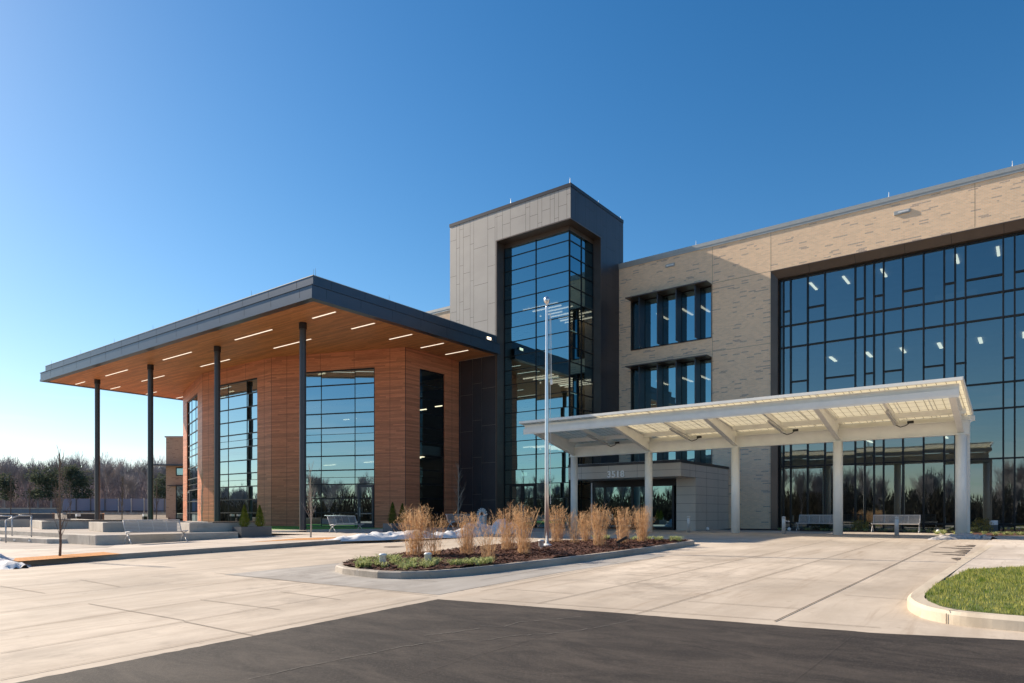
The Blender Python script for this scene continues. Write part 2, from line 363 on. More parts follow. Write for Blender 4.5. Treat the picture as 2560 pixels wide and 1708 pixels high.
def strip(mb, A, B, w, e):
    A = Vector(A[:2]); B = Vector(B[:2]); d = (B-A); r = Vector((d.y, -d.x)).normalized()*w/2; n = max(1, int(abs(d.y)/27)+1)
    ts = sorted(set([0, 1]+([(26.95-A.y)/(B.y-A.y)] if (A.y-26.95)*(B.y-26.95) < 0 else [])))
    for t0, t1 in zip(ts, ts[1:]):
        P = A+d*t0; Q = A+d*t1
        mb.face((P.x+r.x, P.y+r.y, gz(P.y)+e), (Q.x+r.x, Q.y+r.y, gz(Q.y)+e), (Q.x-r.x, Q.y-r.y, gz(Q.y)+e), (P.x-r.x, P.y-r.y, gz(P.y)+e))
jd = MB(); jf = MB()
for a, b, c, d, w in [(1936, 1555, 2370, 1351, .018), (1583, 1538, 2223, 1350.5, .012), (1344.7, 1509.3, 2082, 1350, .014), (1200, 1452, 1566, 1387, .012), (1200, 1470, 1660, 1391.5, .014)]:
    strip(jd, onG(a, b), onG(c, d), w, .009)
for a, b, c, d in [(1719, 1504, 1996, 1522.5), (1498, 1427, 1660, 1436), (1264, 1473, 1434, 1485), (1574, 1457, 1762, 1468), (1889, 1443.8, 2180, 1460), (1774, 1418, 1960, 1425), (1200, 1498, 2200, 1570), (2110, 1488, 2270, 1500), (1200, 1479, 1640, 1395.5),
                   (0, 1700.8, 1072, 1494), (0, 1634, 914, 1476), (0, 1578, 786, 1458), (0, 1532, 633, 1448), (0, 1501.7, 628, 1433.8), (0, 1471, 560, 1420), (100, 1437, 560, 1400), (536, 1436.8, 847, 1408), (459.5, 1555, 638, 1591), (500, 1500, 700, 1525), (0, 1466, 112, 1484), (200, 1450, 300, 1468), (220, 1510, 460, 1552), (536, 1433, 1092, 1491.5), (700, 1480, 850, 1500), (1000, 1449, 1095, 1455), (1400, 1414, 1450, 1419)]:
    strip(jf, onG(a, b), onG(c, d), .016, .009)
kind(jd.build('driveway_joints', M['joint']), 'structure'); kind(jf.build('driveway_tooled_joints', M['jointf']), 'structure')
sm = MB()
for pts in [[(1200, 1567), (1260, 1568), (1300, 1556), (1370, 1551), (1455, 1542)], [(1200, 1604), (1280, 1592), (1330, 1588), (1400, 1584), (1470, 1574), (1530, 1564), (1600, 1546)], [(620, 1700), (760, 1668), (880, 1645), (1010, 1618), (1110, 1604), (1190, 1600)], [(1060, 1590), (1130, 1583), (1200, 1572)]]:
    for a, b in zip(pts, pts[1:]):
        for k in range(4):
            p = Vector(a).lerp(Vector(b), k/4); q = Vector(a).lerp(Vector(b), (k+.93)/4)
            strip(sm, onG(p.x, p.y+rnd.uniform(-1.2, 1.2)), onG(q.x, q.y+rnd.uniform(-1.2, 1.2)), rnd.uniform(.006, .02), .009)
kind(sm.build('road_salt_marks', M['salt']), 'structure')
js = MB(); strip(js, onG(1200, 1638), onG(1400, 1580), .006, .009); strip(js, onG(1980, 1708), onG(2130, 1592), .004, .009); strip(js, onG(1040, 1690), onG(1200, 1636), .005, .009)
kind(js.build('road_seams', simple('asphalt_seam', (.06, .05, .045), .9)), 'structure')

# raised walk on the left, flush in front of the tower
def ex(y):
    t = min(1, max(0, (y-17.5)/6)); return .145*(1-t*t*(3-2*t))+.004
cy = [10, 14, 17.5, 18.5, 19.5, 20.5, 21.5, 22.5, 23.5, 26.95]
kind(sheet('sidewalk', [(-75, 6.35), (-21.15, 6.35), (-21.15, 41), (-75, 41)], lambda x, y: gz(y)+ex(y), M['walk'], cuty=cy), 'structure')
kb = MB(); ys = [6.2, 10, 14, 17.5, 19, 20.5, 22, 23.5]
for y0, y1 in zip(ys, ys[1:]):
    a, b = gz(y0)+ex(y0)+.003, gz(y1)+ex(y1)+.003
    kb.hexa([(-21.15, y0, gz(y0)-.1), (-21.0, y0, gz(y0)-.1), (-21.0, y1, gz(y1)-.1), (-21.15, y1, gz(y1)-.1)], [(-21.15, y0, a), (-21.0, y0, a), (-21.0, y1, b), (-21.15, y1, b)])
kb.hexa([(-75, 6.2, 0), (-21.15, 6.2, 0), (-21.15, 6.35, 0), (-75, 6.35, 0)], [(x, y, gz(y)+ex(y)+.003) for x, y in ((-75, 6.2), (-21.15, 6.2), (-21.15, 6.35), (-75, 6.35))])
kind(kb.build('kerb', M['kerb'], bevel=.01), 'structure')
wj = MB()
for y in [8.2, 9.9, 11.7, 13.4, 15.2, 17, 18.8, 20.6, 22.4]:
    wj.face((-21.2, y-.008, gz(y)+ex(y)+.005), (-21.2, y+.008, gz(y)+ex(y)+.005), (-26.4, y+.008, gz(y)+ex(y)+.005), (-26.4, y-.008, gz(y)+ex(y)+.005))
for y0, y1 in zip([6.4]+cy[:-1], cy):
    wj.face((-23.4, y0, gz(y0)+ex(y0)+.005), (-23.384, y0, gz(y0)+ex(y0)+.005), (-23.384, y1, gz(y1)+ex(y1)+.005), (-23.4, y1, gz(y1)+ex(y1)+.005))
kind(wj.build('sidewalk_joints', M['jointf']), 'structure')
kind(sheet('plaza', [(-60, 7.6), (-27.6, 7.6), (-24.6, 10.0), (-26.3, 11), (-60, 11)], lambda x, y: gz(y)+ex(y)+.004, M['walkgrey'], cuty=cy), 'structure')
# right-hand walk, kerb and lawn
def ek(y): return .155-.125*min(1, max(0, (y-13)/13))
kind(sheet('right_sidewalk', [(-1.12, 10), (45, 10), (45, 41), (-1.12, 41)], lambda x, y: gz(y)+ek(y)-.006, M['walk'], cuty=[13, 15, 18, 22, 26, 26.95]), 'structure')
K = [(-1.02, 28.6), (-1.30, 17.1), (-1.38, 12.4), (-1.38, 11.0), (-1.28, 10.35), (-1.08, 9.85), (-.80, 9.56), (-.45, 9.45), (0, 9.42), (2, 9.45), (14, 9.6), (44, 9.8)]
def offs(P, w, closed=False):
    R = []; n = len(P)
    for i in range(n):
        a = Vector(P[(i-1) % n]) if (closed or i > 0) else Vector(P[0]); b = Vector(P[(i+1) % n]) if (closed or i < n-1) else Vector(P[-1])
        d = (b-a).normalized(); R.append((P[i][0]-d.y*w, P[i][1]+d.x*w))
    return R
def kerbrun(P, w, hf, closed, name, mat, roll=.03):
    I = offs(P, w, closed); R = offs(P, roll, closed); m = MB(); n = len(P)
    for i in range(n if closed else n-1):
        j = (i+1) % n; a, b = P[i], P[j]; ra, rb = R[i], R[j]; ia, ib = I[i], I[j]
        ha, hb = hf(*a), hf(*b)
        m.face((*a, gz(a[1])-.08), (*b, gz(b[1])-.08), (*b, gz(b[1])+max(.005, hb-roll)), (*a, gz(a[1])+max(.005, ha-roll)))
        m.face((*a, gz(a[1])+max(.005, ha-roll)), (*b, gz(b[1])+max(.005, hb-roll)), (*rb, gz(b[1])+hb), (*ra, gz(a[1])+ha))
        m.face((*ra, gz(a[1])+ha), (*rb, gz(b[1])+hb), (*ib, gz(b[1])+hb), (*ia, gz(a[1])+ha))
        m.face((*ia, gz(a[1])+ha), (*ib, gz(b[1])+hb), (*ib, gz(b[1])-.08), (*ia, gz(a[1])-.08))
    return kind(m.build(name, mat, smooth=False), 'structure')
def smoothline(P, n=4):
    R_ = []
    for i in range(len(P)-1):
        p0, p1, p2, p3 = [Vector(P[max(0, min(len(P)-1, i+k))]) for k in (-1, 0, 1, 2)]
        for j in range(n):
            t = j/n; q = .5*((2*p1)+(p2-p0)*t+(2*p0-5*p1+4*p2-p3)*t*t+(3*p1-p0-3*p2+p3)*t**3); R_.append((q.x, q.y))
    return R_+[P[-1]]
kerbrun(K[:1]+smoothline(K[1:9], 5)+K[9:], .2, lambda x, y: ek(y), False, 'lawn_kerb', M['kerbnew'], .04)
LI = offs(K, .2)[0:1]*0 or offs(K, .2)
lawn = [LI[2], LI[3], LI[4], LI[5], LI[6], LI[7], LI[8], LI[9], (12, 9.8), (12, 17.6), (1.6, 17.2), (-.2, 16.7), (-.95, 15.6)]
kind(sheet('lawn_soil', lawn, lambda x, y: gz(y)+ek(y)-.002, simple('lawn_thatch', (.10, .13, .03), .95, 0, .4, 12), cuty=[13, 15]), 'structure')
def inside(p, poly):
    c = False; n = len(poly)
    for i in range(n):
        a, b = poly[i], poly[(i+1) % n]
        if (a[1] > p[1]) != (b[1] > p[1]) and p[0] < (b[0]-a[0])*(p[1]-a[1])/(b[1]-a[1])+a[0]: c = not c
    return c
g = MB()
while len(g.f) < 42000:
    x = rnd.uniform(-1.3, 6.5); y = rnd.uniform(9.5, 17.6)
    if not inside((x, y), lawn): continue
    if x > .5+.25*(17-y)+3.0: continue
    z = gz(y)+ek(y)-.01; h = rnd.uniform(.03, .075)*(1+.5*noise.noise((x*1.3, y*1.3, 0))); a = rnd.uniform(0, 2*pi); l = rnd.uniform(0, .05); w = .005
    g.face((x-w*cos(a), y-w*sin(a), z), (x+w*cos(a), y+w*sin(a), z), (x+l*sin(a), y+l*cos(a), z+h))
kind(g.build('lawn_grass', M['lawn']), 'stuff')
tag(bpy.data.objects['lawn_grass'], 'short green lawn grass inside the pale kerb at the road corner', 'grass')

kj = MB()
for (x, y, dx, dy) in ((-.80, 9.56, -.5, -.87), (-1.3, 14.2, -1, 0), (-1.3, 17.2, -1, 0), (1.4, 9.44, 0, -1)):
    h_ = ek(y); o_ = Vector((x, y)); d_ = Vector((dx, dy)).normalized(); r_ = Vector((-d_.y, d_.x))*.006
    a_ = o_+d_*.012; b_ = o_-d_*.21; kj.face((*(a_-r_), gz(y)), (*(a_+r_), gz(y)), (*(a_+r_), gz(y)+h_-.03), (*(a_-r_), gz(y)+h_-.03)); kj.face((*(a_-r_), gz(y)+h_+.003), (*(a_+r_), gz(y)+h_+.003), (*(b_+r_), gz(y)+h_+.003), (*(b_-r_), gz(y)+h_+.003))
kind(kj.build('kerb_joints', M['joint']), 'structure')
# island
ISL = [(-12.75, 10.15), (-12.35, 9.75), (-11.8, 9.5), (-11.3, 9.40), (-10.5, 9.33), (-10.0, 9.5), (-9.6, 9.85), (-9.35, 10.5), (-9.2, 11.4), (-8.98, 13.7), (-8.85, 16), (-8.82, 18.25), (-8.9, 20.6), (-8.98, 21.9), (-9.25, 22.35), (-9.8, 22.35), (-11.4, 21.6), (-12.8, 20.4), (-13.5, 19.2), (-13.55, 17), (-13.5, 12.6), (-13.25, 11)]
kerbrun(ISL, .16, lambda x, y: .15, True, 'island_kerb', M['kerb'], .025)
II = offs(ISL, .15, True)
def mh(x, y): return gz(y)+.12+.07*(noise.noise((x*.7, y*.7, 3))+.6)+.03*noise.noise((x*4, y*4, 0))
mb = MB(); n0 = 60
for i in range(n0):
    for j in range(120):
        x0 = -13.6+4.9*i/n0; y0 = 9.3+13.2*j/120; x1 = x0+4.9/n0; y1 = y0+.11
        if inside(((x0+x1)/2, (y0+y1)/2), II): mb.face(*[(x, y, mh(x, y)) for x, y in ((x0, y0), (x1, y0), (x1, y1), (x0, y1))])
for k in range(15000):
    x = rnd.uniform(-13.6, -8.7); y = rnd.uniform(9.3, 22.4)
    if not inside((x, y), II): continue
    z = mh(x, y)+rnd.uniform(0, .03); a = rnd.uniform(0, 2*pi); L_ = rnd.uniform(.02, .06); w = rnd.uniform(.006, .014); t = rnd.uniform(-.4, .4)*L_
    dx, dy = cos(a)*L_, sin(a)*L_; rx, ry = -sin(a)*w, cos(a)*w
    mb.face((x-dx-rx, y-dy-ry, z-t), (x+dx-rx, y+dy-ry, z+t), (x+dx+rx, y+dy+ry, z+t+.01), (x-dx+rx, y-dy+ry, z-t+.01))
o = kind(mb.build('mulch', M['mulch']), 'stuff'); tag(o, 'dark brown shredded mulch filling the kerbed island', 'mulch')
def liriope(name, spots, n, label, h=.24, zf=mh):
    m = MB()
    for (cx, cy, r) in spots:
        tf = [(cx+rnd.gauss(0, r*.5), cy+rnd.gauss(0, r*.5)) for _ in range(4)]
        for k in range(n):
            tx_, ty_ = tf[k % 4]; x = tx_+rnd.gauss(0, .035); y = ty_+rnd.gauss(0, .035); z = zf(x, y); b = rnd.uniform(0, 2*pi)
            H = rnd.uniform(.5, 1)*h; D = rnd.uniform(.5, 1.1)*h; w = .010; px_, py_ = -sin(b)*w, cos(b)*w; P = None
            for s_ in range(4):
                t = s_/3; q = (x+cos(b)*D*t, y+sin(b)*D*t, z+H*(1.9*t-1.35*t*t)); ww = 1-t*.8
                Q = ((q[0]-px_*ww, q[1]-py_*ww, q[2]), (q[0]+px_*ww, q[1]+py_*ww, q[2]))
                if P: m.face(P[0], P[1], Q[1], Q[0])
                P = Q
    o = kind(m.build(name, M['lily']), 'stuff'); tag(o, label, 'ground cover'); return o
def Lp(px, py, e=.2): 
    v = onG(px, py, e); return (v.x, v.y)
sp = [(*Lp(x, y), r) for x, y, r in [(905, 1405, .3), (930, 1412, .35), (960, 1404, .35), (985, 1412, .3), (1010, 1406, .3), (900, 1415, .28), (1030, 1415, .28), (1055, 1411, .3), (1085, 1408, .3), (1130, 1412, .3), (1160, 1409, .3), (1190, 1406, .25), (1215, 1404, .22), (985, 1399, .3), (945, 1396, .3)]]
liriope('ground_cover', sp, 90, 'low green grassy ground cover at the near round end of the island')
sp = [(*Lp(x, y), r) for x, y, r in [(1525, 1346, .5), (1595, 1347, .5), (1630, 1347, .55), (1660, 1348, .5), (1690, 1350, .4)]]
liriope('ground_cover', sp, 90, 'low green grassy ground cover at the far tip of the island')

# ------------------------------------------------------------ grasses (three built, the rest copied)
def grassclump(seed, n, H, spread, sparse=False):
    r = random.Random(seed); m = MB()
    for k in range(n):
        a = r.uniform(0, 2*pi); R0 = .16*sqrt(r.random()); x = R0*cos(a); y = R0*sin(a); h = H*r.uniform(.55, 1.0)
        lean = (r.uniform(.0, 1)**1.3 if r.random() > .12 else r.uniform(1.2, 2.4))*spread; b = a+r.uniform(-.7, .7); w = r.uniform(.0022, .0048); px_, py_ = -sin(b)*w, cos(b)*w; P = None
        pts = []
        for s_ in range(6):
            t = s_/5; q = Vector((x+cos(b)*lean*t**1.6, y+sin(b)*lean*t**1.6, h*t*(1-.06*t))); pts.append(q)
            q = (q.x, q.y, q.z); ww = 1-.5*t
            Q = ((q[0]-px_*ww, q[1]-py_*ww, q[2]), (q[0]+px_*ww, q[1]+py_*ww, q[2]))
            if P: m.face(P[0], P[1], Q[1], Q[0])
            P = Q
        if r.random() < (.8 if not sparse else .7):            # plume
            for j in range(10):
                t = r.uniform(.70, 1.0); q = pts[3].lerp(pts[5], (t-.6)/.4) if t > .6 else pts[4]
                c = r.uniform(0, 2*pi); l = r.uniform(.03, .085); d = Vector((cos(c)*l, sin(c)*l, l*r.uniform(.2, 1.1))); ww = Vector((-sin(c), cos(c), .3))*.0035
                m.face(q-ww, q+ww, q+d+ww*.6, q+d-ww*.6)
        if r.random() < .7:            # hanging leaf
            t = r.uniform(.15, .6); q = pts[int(t*5)]; c = r.uniform(0, 2*pi); l = r.uniform(.15, .4); ww = Vector((-sin(c), cos(c), 0))*.0035; d = Vector((cos(c)*l*.6, sin(c)*l*.6, l*.5)); e = d+Vector((cos(c)*l*.6, sin(c)*l*.6, -l*.4))
            m.face(q-ww, q+ww, q+d+ww, q+d-ww); m.face(q+d-ww, q+d+ww, q+e)
    return m
G3 = []
spots = [(1039, 1385.7, 1251, 0, 'broad dry straw coloured grass clump nearest the rounded island end'), (1084.6, 1384, 1272, 2, 'thin sparse dry grass clump beside the broadest clump'),
 (1168, 1383, 1272, 1, 'dense dry grass clump third from the rounded island end'), (1221, 1394.5, 1281, 2, 'loose dry grass clump nearest the front kerb of the island'), (1271, 1374, 1264, 1, 'narrow dry grass clump half hidden behind a taller one'),
 (1312, 1381, 1247.8, 0, 'tallest dry grass clump, just left of the flagpole'), (1393, 1354, 1258, 1, 'dry grass clump just right of the flagpole'), (1436, 1355.5, 1270, 2, 'dry grass clump in front of the first canopy post'),
 (1465, 1349, 1271, 1, 'dry grass clump between the first canopy post and the big clump'), (1499, 1361, 1254, 0, 'big leaning dry grass clump in the middle of the far row'), (1557, 1356, 1262, 1, 'dry grass clump behind the small black floodlight'), (1607, 1351, 1255, 0, 'dry grass clump in front of the second canopy post')]
for i, (px, py, ty, k, lab) in enumerate(spots):
    b = onG(px, py, .2); d = hypot(b.x, b.y); fw = -RY*b.x+RX*b.y; H = (py-ty+4)/F*fw; z = mh(b.x, b.y)-.02
    protos = {p[0]: p[1] for p in G3}
    if k not in protos:
        mbx = grassclump(11+k, (140, 115, 65)[k], 1.0, (.19, .17, .32)[k], k == 2)
        r = thing('ornamental_grass', lab, 'ornamental grass', (0, 0, 0), 0, 'dry ornamental grasses on the island')
        me = bpy.data.meshes.new('foliage'); me.from_pydata(mbx.v, [], mbx.f); me.materials.append(M['straw']); q = _mk('stems', me); q.parent = r
        G3.append((k, r)); r.location = (b.x, b.y, z); r.scale = (H, H, H); r.rotation_euler = (0, 0, i*1.3)
    else:
        q_ = dup(protos[k], (b.x, b.y, z), i*1.7, lab, (H*rnd.uniform(.75, 1.1), H*rnd.uniform(.75, 1.1), H)); q_.rotation_euler = (rnd.uniform(-.09, .09), rnd.uniform(-.09, .09), i*1.7)
wd = MB(); b = onG(1262, 1372, .2); z = mh(b.x, b.y)
pts = [Vector((b.x-.1, b.y, z)), Vector((b.x+.0, b.y, z+.5)), Vector((b.x+.15, b.y, z+1.0)), Vector((b.x+.22, b.y, z+1.35))]
for p, q in zip(pts, pts[1:]): wd.tube(p, q, .008, .006, 4)
for k in range(16):
    t = rnd.uniform(.5, 1); p = pts[2].lerp(pts[3], (t-.5)*2); a = rnd.uniform(0, 6.3); wd.tube(p, p+Vector((cos(a)*.1, sin(a)*.1, .12)), .004, .002, 3)
tag(wd.build('dry_weed', M['straw']), 'single thin dry weed stalk between the tallest grass and the flagpole', 'weed')

# ------------------------------------------------------------ flagpole
fp = onG(1367, 1379); fx, fy = fp.x, fp.y; fz = gz(fy)+.14
t = thing('flagpole', 'tall white metal flagpole with ball top in the mulched island', 'flagpole', (fx, fy, fz))
MB().lathe((fx, fy, fz), [(.062, 0), (.062, 2), (.055, 4.2), (.036, 7.25), (.036, 7.3)], 20).build('pole', M['alum'], t, True)
MB().lathe((fx, fy, fz+7.3), [(.02, 0), (.02, .05), (.05, .07), (.08, .11), (.092, .17), (.08, .23), (.05, .27), (.01, .285)], 16).build('ball', M['alum'], t, True)
MB().lathe((fx, fy, fz), [(.22, 0), (.22, .03), (.14, .07), (.09, .10)], 20).build('base_collar', M['white'], t, True)
h = MB(); h.tube((fx+.12, fy+.02, fz+1.3), (fx+.10, fy+.02, fz+7.05), .007, n=4); h.tube((fx+.16, fy+.02, fz+5), (fx+.13, fy+.02, fz+7.05), .007, n=4)
h.tube((fx, fy, fz+7.06), (fx+.13, fy+.02, fz+7.06), .007, n=5); h.box(fx+.13, fx+.19, fy, fy+.03, fz+4.9, fz+5.05); h.build('halyard', M['white'], t)

def spot(px, py, label, mat=M['lampw']):
    b = onG(px, py, .2); z = mh(b.x, b.y); t = thing('spotlight', label, 'garden light', (b.x, b.y, z), 0, 'small white lights in the island')
    MB().tube((b.x, b.y, z), (b.x, b.y, z+.10), .03, n=10).build('stem', mat, t)
    MB().lathe((b.x, b.y, z+.07), [(.05, 0), (.075, .02), (.075, .15), (.085, .155), (.085, .18), (.06, .2)], 14).build('lamp_head', mat, t, True)
spot(957, 1409, 'small white light among green blades, leftmost in the island'); spot(1070, 1408, 'small white light among green blades, nearest the middle of the island front')
spot(1353, 1370, 'small white light at the foot of the flagpole')
b = onG(1548, 1368, .2); z = mh(b.x, b.y)
t = thing('floodlight', 'small black ground floodlight in the mulch in front of dry grass', 'floodlight', (b.x, b.y, z))
MB().tube((b.x, b.y, z), (b.x, b.y, z+.22), .018, n=8).build('stake', M['black'], t)
MB().bar((b.x-.06, b.y-.02, z+.2), (b.x+.22, b.y+.05, z+.36), .14, .07).build('lamp_head', M['black'], t, bevel=.01)

# ------------------------------------------------------------ facade and glazing tools
def wall(mb, A, B, z0, z1, holes, depth, outward=1):
    A = Vector(A); B = Vector(B); L_ = (B-A).length; d = (B-A)/L_; nrm = Vector((d.y, -d.x))*outward   # outward normal
    xs = sorted(set([0, L_]+[h[0] for h in holes]+[h[1] for h in holes])); zs = sorted(set([z0, z1]+[h[2] for h in holes]+[h[3] for h in holes]))
    P = lambda s, z, q=0: (A.x+d.x*s-nrm.x*q, A.y+d.y*s-nrm.y*q, z)
    for a, b in zip(xs, xs[1:]):
        for c, e in zip(zs, zs[1:]):
            if c < z0 or e > z1: continue
            m, n = (a+b)/2, (c+e)/2
            if any(h[0] < m < h[1] and h[2] < n < h[3] for h in holes): continue
            mb.face(P(a, c), P(b, c), P(b, e), P(a, e))
    for h in holes:
        a, b, c, e = h
        mb.face(P(a, c), P(a, e), P(a, e, depth), P(a, c, depth)); mb.face(P(b, e), P(b, c), P(b, c, depth), P(b, e, depth))
        mb.face(P(a, e), P(b, e), P(b, e, depth), P(a, e, depth)); mb.face(P(b, c), P(a, c), P(a, c, depth), P(b, c, depth))
def glaze(A, B, vs_, hs, z0, z1, parent, mg, mw=.06, md=.10, name='glazing', skip=None, mm=None, part=None, thin=None):
    """A,B line of the glass; vs_ vertical positions; hs list of (z, s0, s1)"""
    A = Vector(A); B = Vector(B); L_ = (B-A).length; d = (B-A)/L_; n = Vector((d.y, -d.x)); mm = mm or M['mull']
    fr = MB()
    P = lambda s, q, z: (A.x+d.x*s+n.x*q, A.y+d.y*s+n.y*q, z)
    def b(s0, s1, za, zb, q0=-.02, q1=None):
        q1 = md if q1 is None else q1
        fr.hexa([P(s0, q1, za), P(s1, q1, za), P(s1, q0, za), P(s0, q0, za)], [P(s0, q1, zb), P(s1, q1, zb), P(s1, q0, zb), P(s0, q0, zb)])
    for i, s in enumerate(vs_):
        w = mw if not (thin and i in thin) else mw*.45; b(s-w/2, s+w/2, z0, z1, q1=md-.002 if not (thin and i in thin) else md*.5)
    for h_ in hs:
        z, s0, s1 = h_[:3]; w = mw if len(h_) < 4 else h_[3]; b(s0, s1, z-w/2, z+w/2, q1=md-.006 if len(h_) < 4 else md*.4)
    root = parent
    if part:
        root = _mk(part, None); root.parent = parent; root.empty_display_size = .1
    f = fr.build('mullions', mm, root)
    gl = MB(); zz = sorted(set([z0, z1]+[h[0] for h in hs])); ss = sorted(set([vs_[0], vs_[-1]]+list(vs_)))
    for a, c in zip(ss, ss[1:]):
        zl = sorted(set([z0, z1]+[h[0] for h in hs if h[1] <= a+.02 and h[2] >= c-.02]))
        for e, g_ in zip(zl, zl[1:]):
            if skip and skip((a+c)/2, (e+g_)/2): continue
            tx = rnd.gauss(0, .0038); tz = rnd.gauss(0, .0028); w2 = (c-a)/2; h2 = (g_-e)/2
            q = lambda u, v: tx*u*w2+tz*v*h2
            gl.face(P(a, q(-1, -1), e), P(c, q(1, -1), e), P(c, q(1, 1), g_), P(a, q(-1, 1), g_))
    gl.build('glass', mg, root)
    return root, fr
FL = [.6, 6.55, 11.12, 15.8]        # floor levels; ceilings a slab below the next
CE = [6.0, 10.6, 15.2]
def pn(name, mb, mat, parent, **k): return mb.build(name, mat, parent, **k)

# ------------------------------------------------------------ brick wing
YF = 41.6
wing = thing('school_wing', 'long tan brick wing with tall dark curtain wall and pale coping', 'building', (-12, YF, .55))
# openings along X measured from XA
XA, XB = -62.0, 34.0
CWX0, CWX1, CWZ = -12.33, 31.0, 15.83
WX0, WX1 = -21.53, -15.94
holes = [(CWX0-XA, CWX1-XA, .0, CWZ)]+[(WX0-XA, WX1-XA, a, b) for a, b in ((12.49, 15.84), (7.92, 11.28), (3.3, 6.7))]
m = MB(); wall(m, (XA, YF), (XB, YF), 0, 18.3, holes, .62); m.build('brick_wall', M['brick'], wing)
m = MB(); m.face((XA, YF, 0), (XA, 60, 0), (XA, 60, 18.3), (XA, YF, 18.3)); m.face((XB, YF, 0), (XB, 60, 0), (XB, 60, 18.3), (XB, YF, 18.3)); m.face((XA, 60, 0), (XB, 60, 0), (XB, 60, 18.3), (XA, 60, 18.3)); m.split('rear_wall', M['brickfar'], wing)
m = MB(); m.box(XA, XB, YF+.32, 60, 18.0, 18.1); m.build('roof', M['coping'], wing)
m = MB(); m.box(XA-.06, XB, YF-.07, YF+.34, 18.3, 18.52); m.box(XA-.06, XB, YF-.05, YF-.005, 18.16, 18.3); m.build('coping', M['coping'], wing)
lr = MB()
for px in (1740, 2222, 2531): 
    q = onY(px, 600, YF+.1); lr.tube((q.x, YF+.1, 18.5), (q.x, YF+.1, 18.85), .022, .008, 6)
lr.split('lightning_rod', M['white'], wing)
cj = MB()
for x in (CWX0, WX1+.05): cj.box(x-.009, x+.009, YF-.003, YF+.01, 15.9 if x == CWX0 else .6, 18.16)
cj.box(-2.3, -2.282, YF-.003, YF+.01, 15.95, 18.16)
cj.box(WX1+.06, CWX0, YF-.002, YF+.01, 15.86, 15.885); cj.box(WX1+.06, CWX0, YF-.002, YF+.01, 11.6, 11.62); cj.box(WX1+.06, CWX0, YF-.002, YF+.01, 6.6, 6.62)
cj.box(-22.3, -21.6, YF-.002, YF+.01, 15.86, 15.88); cj.box(-22.3, WX1, YF-.002, YF+.01, 11.6, 11.62)
cj.split('control_joint', simple('brick_joint', (.27, .2, .14), .9), wing)
for px, py in ((1676, 664), (2259, 530)):
    q = onY(px, py, YF); r = MB().box(q.x-.45 if px > 2000 else q.x-.32, q.x+.32, YF-.07, YF-.001, q.z-.1, q.z+.1).build('wall_light', M['coping'], wing, bevel=.01)
    MB().box(q.x-.25, q.x+.24, YF-.085, YF-.071, q.z-.03, q.z+.05).build('lens', M['lampw'], r)
# bronze surround of curtain wall
br = MB()
br.hexa([(CWX0, YF-.06, CWZ), (CWX1, YF-.06, CWZ), (CWX1, YF+.02, CWZ), (CWX0, YF+.02, CWZ)], [(CWX0, YF-.06, CWZ+.04), (CWX1, YF-.06, CWZ+.04), (CWX1, YF+.02, CWZ+.04), (CWX0, YF+.02, CWZ+.04)])
# splayed head: sloping metal face from brick plane down/in to the glass
z1 = 15.40
br.face((CWX0+.003, YF-.05, CWZ-.003), (CWX1, YF-.05, CWZ-.003), (CWX1, YF+.22, z1+.02), (CWX0+.33, YF+.22, z1+.02))
br.face((CWX0+.33, YF+.22, z1+.02), (CWX1, YF+.22, z1+.02), (CWX1, YF+.62, z1+.0), (CWX0+.33, YF+.62, z1+.0))
br.face((CWX0+.003, YF-.05, CWZ-.003), (CWX0+.33, YF+.22, z1+.02), (CWX0+.33, YF+.22, .5), (CWX0+.003, YF-.05, .5))
br.face((CWX0+.33, YF+.22, z1+.02), (CWX0+.33, YF+.62, z1+.02), (CWX0+.33, YF+.62, .5), (CWX0+.33, YF+.22, .5))
br.build('window_surround', M['bronze'], wing)
m = MB()
for x in [-10.2, -7.8, -5.4, -3.3, -1.1, 1.2, 3.5]: m.bar((x, YF-.052, CWZ-.01), (x, YF+.215, z1+.018), .02, .012, (0, 1, 0))
m.split('surround_seam', M['mull'], wing)
YG = YF+.6
vx = [-11.95, -11.77, -11.35, -10.4, -9.46, -7.88, -7.4, -6.94, -6.47, -5.54, -4.58, -3.65, -3.17, -2.72, -1.14, -.68, .3, 1.25, 2.2, 2.7, 3.2, 4.8, 5.7, 6.6, 8.2, 9.5, 11, 12.5, 14, 16, 18, 20, 22, 24, 26, 28, 30, 31]
S0 = -11.95
zA, zB, zC, zD, zE, zF = 12.62, 11.34, 8.08, 6.78, 4.27, .95
hs = [(z, 0, CWX1-S0) for z in (zA, zB, zC, zD, zE, zF, 15.36)]
for z, prs in ((13.49, [(1, 2), (3, 4), (5, 6), (7, 8), (9, 10), (11, 12), (13, 14), (15, 16), (17, 18), (20, 21)]), (9.27, [(2, 3), (4, 5), (6, 7), (8, 9), (10, 11), (12, 13), (14, 15), (16, 17), (19, 20)])):
    for i, j in prs: hs.append((z, vx[i]-S0, vx[j]-S0))
glaze((S0, YG), (CWX1, YG), [v-S0 for v in vx], hs, .62, 15.42, wing, M['glass'], .075, .12, part='curtain_wall')
m = MB()
for a, b in ((zB, zA), (zD, zC)): m.box(S0+.02, CWX1, YG+.06, YG+.12, a+.02, b-.02)
m.split('spandrel', M['spandrel'], wing)
m = MB(); rb = random.Random(12)
for c_, fl in ((10.6, 6.55), (15.2, 11.12), (6.0, .6)):
    for k in range(11):
        x = rb.uniform(-12, 8); y = rb.uniform(44.5, 50); w = rb.uniform(.8, 2.4); h_ = rb.uniform(.8, 2.6); m.box(x, x+w, y, y+.1, fl+.01, fl+h_)
m.split('screen', M['int'], wing)
